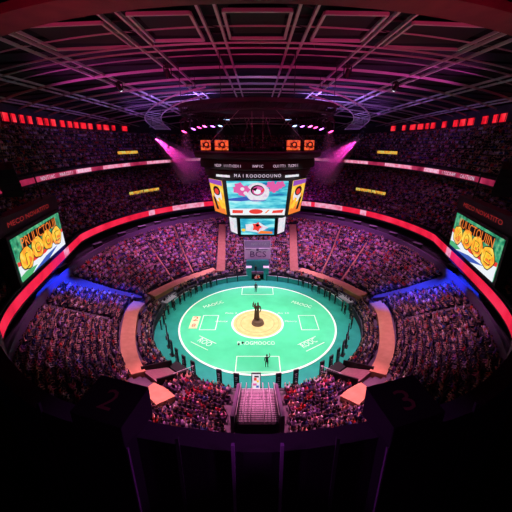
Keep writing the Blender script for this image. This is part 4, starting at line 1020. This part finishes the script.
# upright seams on the parapet
for (x, y, lb) in ((-.36, -37.83, 'left of centre'), (.36, -37.83, 'right of centre'), (-1.2, -37.72, 'close to the left pier'), (1.2, -37.72, 'close to the right pier'), (-3.7, -37.08, 'outside the left pier'), (3.7, -37.08, 'outside the right pier')):
    q = MB(); q.box((x, y, 20.15), (.05, .05, 3.8), M['wall_violet'] if abs(x) < 1 else M['dark']); tag(q.build('trim_post'), 'slim upright seam post on the black parapet %s' % lb, 'post', None, 'structure')
def pier(sg):
    nm = 'left' if sg > 0 else 'right'
    root = empty('balcony_pier', 'black pier with sloped cap and red stencilled %s, standing at the %s of the parapet' % ('2' if sg > 0 else '3', nm), 'pier', (-2.25 * sg, -37.42, 18.2), -.30 * sg)
    # pillar
    q = MB(); q.box((0, 0, 1.95), (.78, .5, 3.9), M['black_gloss']); q.build('pillar', root)
    q = MB(); w, d = .46, .33
    top = [(-w, -d, 4.22), (w, -d, 4.22), (w, d, 4.34), (-w, d, 4.34)]; bot = [(-w, -d, 3.85), (w, -d, 3.85), (w, d, 3.75), (-w, d, 3.75)]
    q.add(top + bot, [(0, 1, 2, 3)], M['black']); q.add(top + bot, [(7, 6, 5, 4), (0, 4, 5, 1), (1, 5, 6, 2), (2, 6, 7, 3), (3, 7, 4, 0)], M['black_gloss']); cap = q.build('cap', root)  # cap top coloured darker than its sides, as the less lit face
    bv = cap.modifiers.new('b', 'BEVEL'); bv.width = .015; bv.segments = 2
    q = MB(); put_text(q, '2' if sg > 0 else '3', .34, (0, -.17, 4.25), (1, 0, 0), (0, .66, .12), M['numeral'], .012, .24); q.build('numeral', cap)
    q = MB(); q.box((.40 * sg, -.24, 1.9), (.03, .03, 3.6), M['wall_violet']); q.build('edge_strip', root)
    q = MB(); q.box((0, -.27, 3.8), (.84, .05, .05), M['dark']); q.build('band', root)
pier(1); pier(-1)
# hanging loudspeakers at the picture edges
for sg, nm in ((1, 'left'), (-1, 'right')):
    root = empty('hanging_loudspeaker', 'large black loudspeaker box hanging at the %s, in front of the upper tier' % nm, 'loudspeaker', (-23.0 * sg, -12.3, 22.35), -.9 * sg); root.rotation_euler.y = .16 * sg
    for k in range(4):
        q = MB(); z = -.3 + k * .62; q.box((0, .0 - .06 * k, z), (2.9, 1.5, .58), M['black'], Matrix.Rotation(.06 * k - .05, 3, 'X')); cb = q.build('cabinet', root)
        q = MB(); q.box((0, .76 - .06 * k, z), (2.6, .04, .46), M['dark'], Matrix.Rotation(.06 * k - .05, 3, 'X')); q.build('grille', cb)
    for e in (-1, 1):
        q = MB(); q.tube([(e * 1.1, 0, 1.8), (e * 1.1, 0, cz(23, -12) - 22.35 + .7)], .04, M['dark'], 5); q.build('hanging_cable', root)

# pale topped concourse kiosks under the middle tier
clamp = None
k = 0
for a in [20, 30, 38, 46, 52, 58, 122, 128, 134, 142, 150, 160, 172, 8, 188, -8, 200, -20]:
    r = L0.mix(L1, 20.55 / 22); p = r.p(rad(a)); k += 1
    if clamp is None:
        clamp = empty('concourse_kiosk', None, 'kiosk', group='concourse kiosks under the middle tier'); q = MB(); q.box((0, 0, .45), (1.6, .55, .9), M['dark']); q.build('counter', clamp); q = MB(); q.box((0, .0, .95), (1.7, .6, .1), M['pale']); q.build('counter_top', clamp); c_ = clamp
    else: c_ = copy_tree(clamp)
    c_.location = (p.x, p.y, 1.2 + 7.3 * 20 / 22); c_.rotation_euler = (0, 0, math.atan2(p.x, -p.y)); sd = 'right' if p.x > 0 else 'left'
    idx_ = sorted([x for x in [20, 30, 38, 46, 52, 58, 8, -8, -20]], reverse=True).index(a if p.x > 0 else 180 - a)
    c_['label'] = 'pale topped kiosk in the dark concourse, %s from the back on the %s side' % (ordinal(idx_), sd)

# ------------------------------------------------------------------ lights
for x, y in ((-7.5, -12), (7.5, -12), (-7, 12.5), (7, 12.5), (-14.5, -5), (14.5, -5)):
    lamp((x, y, 31.6), (x * .25, y * .25, 0), 'lens_white', 'black floodlight on the roof trusses aimed at the field, %s %s' % ('front' if y < -6 else 'side' if y < 0 else 'rear', 'left' if x < 0 else 'right'), 1.0)
    spot((x, y, 31.0), (x * .25, y * .25, 0), 14500, (1, 1, .95), 54, .55, .3, 'field flood')
for sg in (1, -1):
    spot((-18 * sg, 8, 31), (-16 * sg, 23, 2.5), 46000, (.95, .25, .92), 60, 1, .3, 'back bowl wash')
    spot((-9 * sg, 15, 31), (-6 * sg, 19.5, 2), 34000, (1, .42, .95), 50, 1, .3, 'back bowl wash')
    spot((-14 * sg, -6, 31), (-19 * sg, -9, 2), 30000, (1, .33, .72), 46, 1, .3, 'side bowl wash')
    spot((-19 * sg, 6, 31), (-23.5 * sg, 9, 5), 17000, (1, .28, .85), 44, 1, .3, 'side bowl wash')
    spot((-13 * sg, -12, 31), (-6.5 * sg, -18, 2), 80000, (1, .24, .5), 36, 1, .3, 'near bowl wash')
    for (tx, ty, tz, e_) in ((-20.5, .3, 3.4, 50000), (-24.5, -1.6, 5.6, 90000), (-29, -3.6, 8, 120000)):
        spot((-12 * sg, 9, 30.5), (tx * sg, ty, tz), e_ * 2, (.02, .05, 1), 14, .8, .1, 'blue strip')
    spot((-12 * sg, 12, 30), (-13 * sg, 52, 14), 17000, (.65, .03, .75), 44, 1, .3, 'middle tier wash')
    spot((-12 * sg, 5, 30), (-34 * sg, 25, 14), 3000, (.6, .05, .5), 60, 1, .3, 'middle tier wash')
    spot((-12 * sg, 5, 30), (-40 * sg, 35, 24), 1300, (.45, .1, .7), 60, 1, .3, 'upper tier wash')
    spot((-14 * sg, -30, 23), (-8 * sg, -8, 34), 6500, (1, .05, .18), 80, 1, .3, 'red roof wash')
    spot((-9 * sg, -24, 23), (-6 * sg, -3, 34), 2600, (1, .05, .4), 50, 1, .3, 'magenta roof wash')
    spot((-26 * sg, -6, 22.3), (-16 * sg, 2, 34), 12000, (.85, .06, .5), 80, 1, .3, 'magenta roof wash')
    spot((-9 * sg, 14, 29), (-14 * sg, 18, 35), 13000, (.42, .22, 1), 120, 1, .3, 'violet roof wash')
    spot((-30 * sg, 40, 26.5), (-22 * sg, 34, 34), 5000, (.55, .12, 1), 85, 1, .3, 'violet roof wash')
    spot((9 * sg, -8, 29), (-1.9 * sg, -37.4, 22), 30000, (.6, .1, .75), 8, .8, .2, 'added pier light')  # added spot without a fixture, aimed to tint the piers purple
    spot((3.6 * sg, -39.3, 24.2), (-1.8 * sg, -37.6, 21.6), 380, (.6, .08, .7), 26, .8, .1, 'unseen balcony fill')  # added unseen light that turns the inner pier faces purple
spot((0, -1, 31.2), (0, 6, 33.9), 500, (.6, .4, 1), 160, 1, .3, 'ring uplight')
spot((0, -43.5, 26.5), (0, -37.6, 20), 60, (.7, .12, .5), 100, 1, .3, 'unseen balcony fill')  # added faint light behind the camera so the parapet seams show

w = bpy.data.worlds.new('world'); scene.world = w; w.use_nodes = True
w.node_tree.nodes['Background'].inputs['Color'].default_value = (.10, .04, .16, 1); w.node_tree.nodes['Background'].inputs['Strength'].default_value = .05

cam = bpy.data.cameras.new('camera'); co = bpy.data.objects.new('camera', cam); COL.objects.link(co)
cam.sensor_width = 36; cam.lens = 36 * 302 / 512; co.location = (0, CAMY, CAMZ); co.rotation_euler = (PI / 2 - PP, 0, 0); cam.shift_x = -1.5 / 512; cam.clip_end = 400
scene.camera = co
vs_ = scene.view_settings; vs_.view_transform = 'Standard'; vs_.look = 'None'; vs_.exposure = 0; vs_.gamma = 1
scene.cycles.use_denoising = True; scene.cycles.max_bounces = 5; scene.cycles.volume_bounces = 0; scene.cycles.sample_clamp_indirect = 3
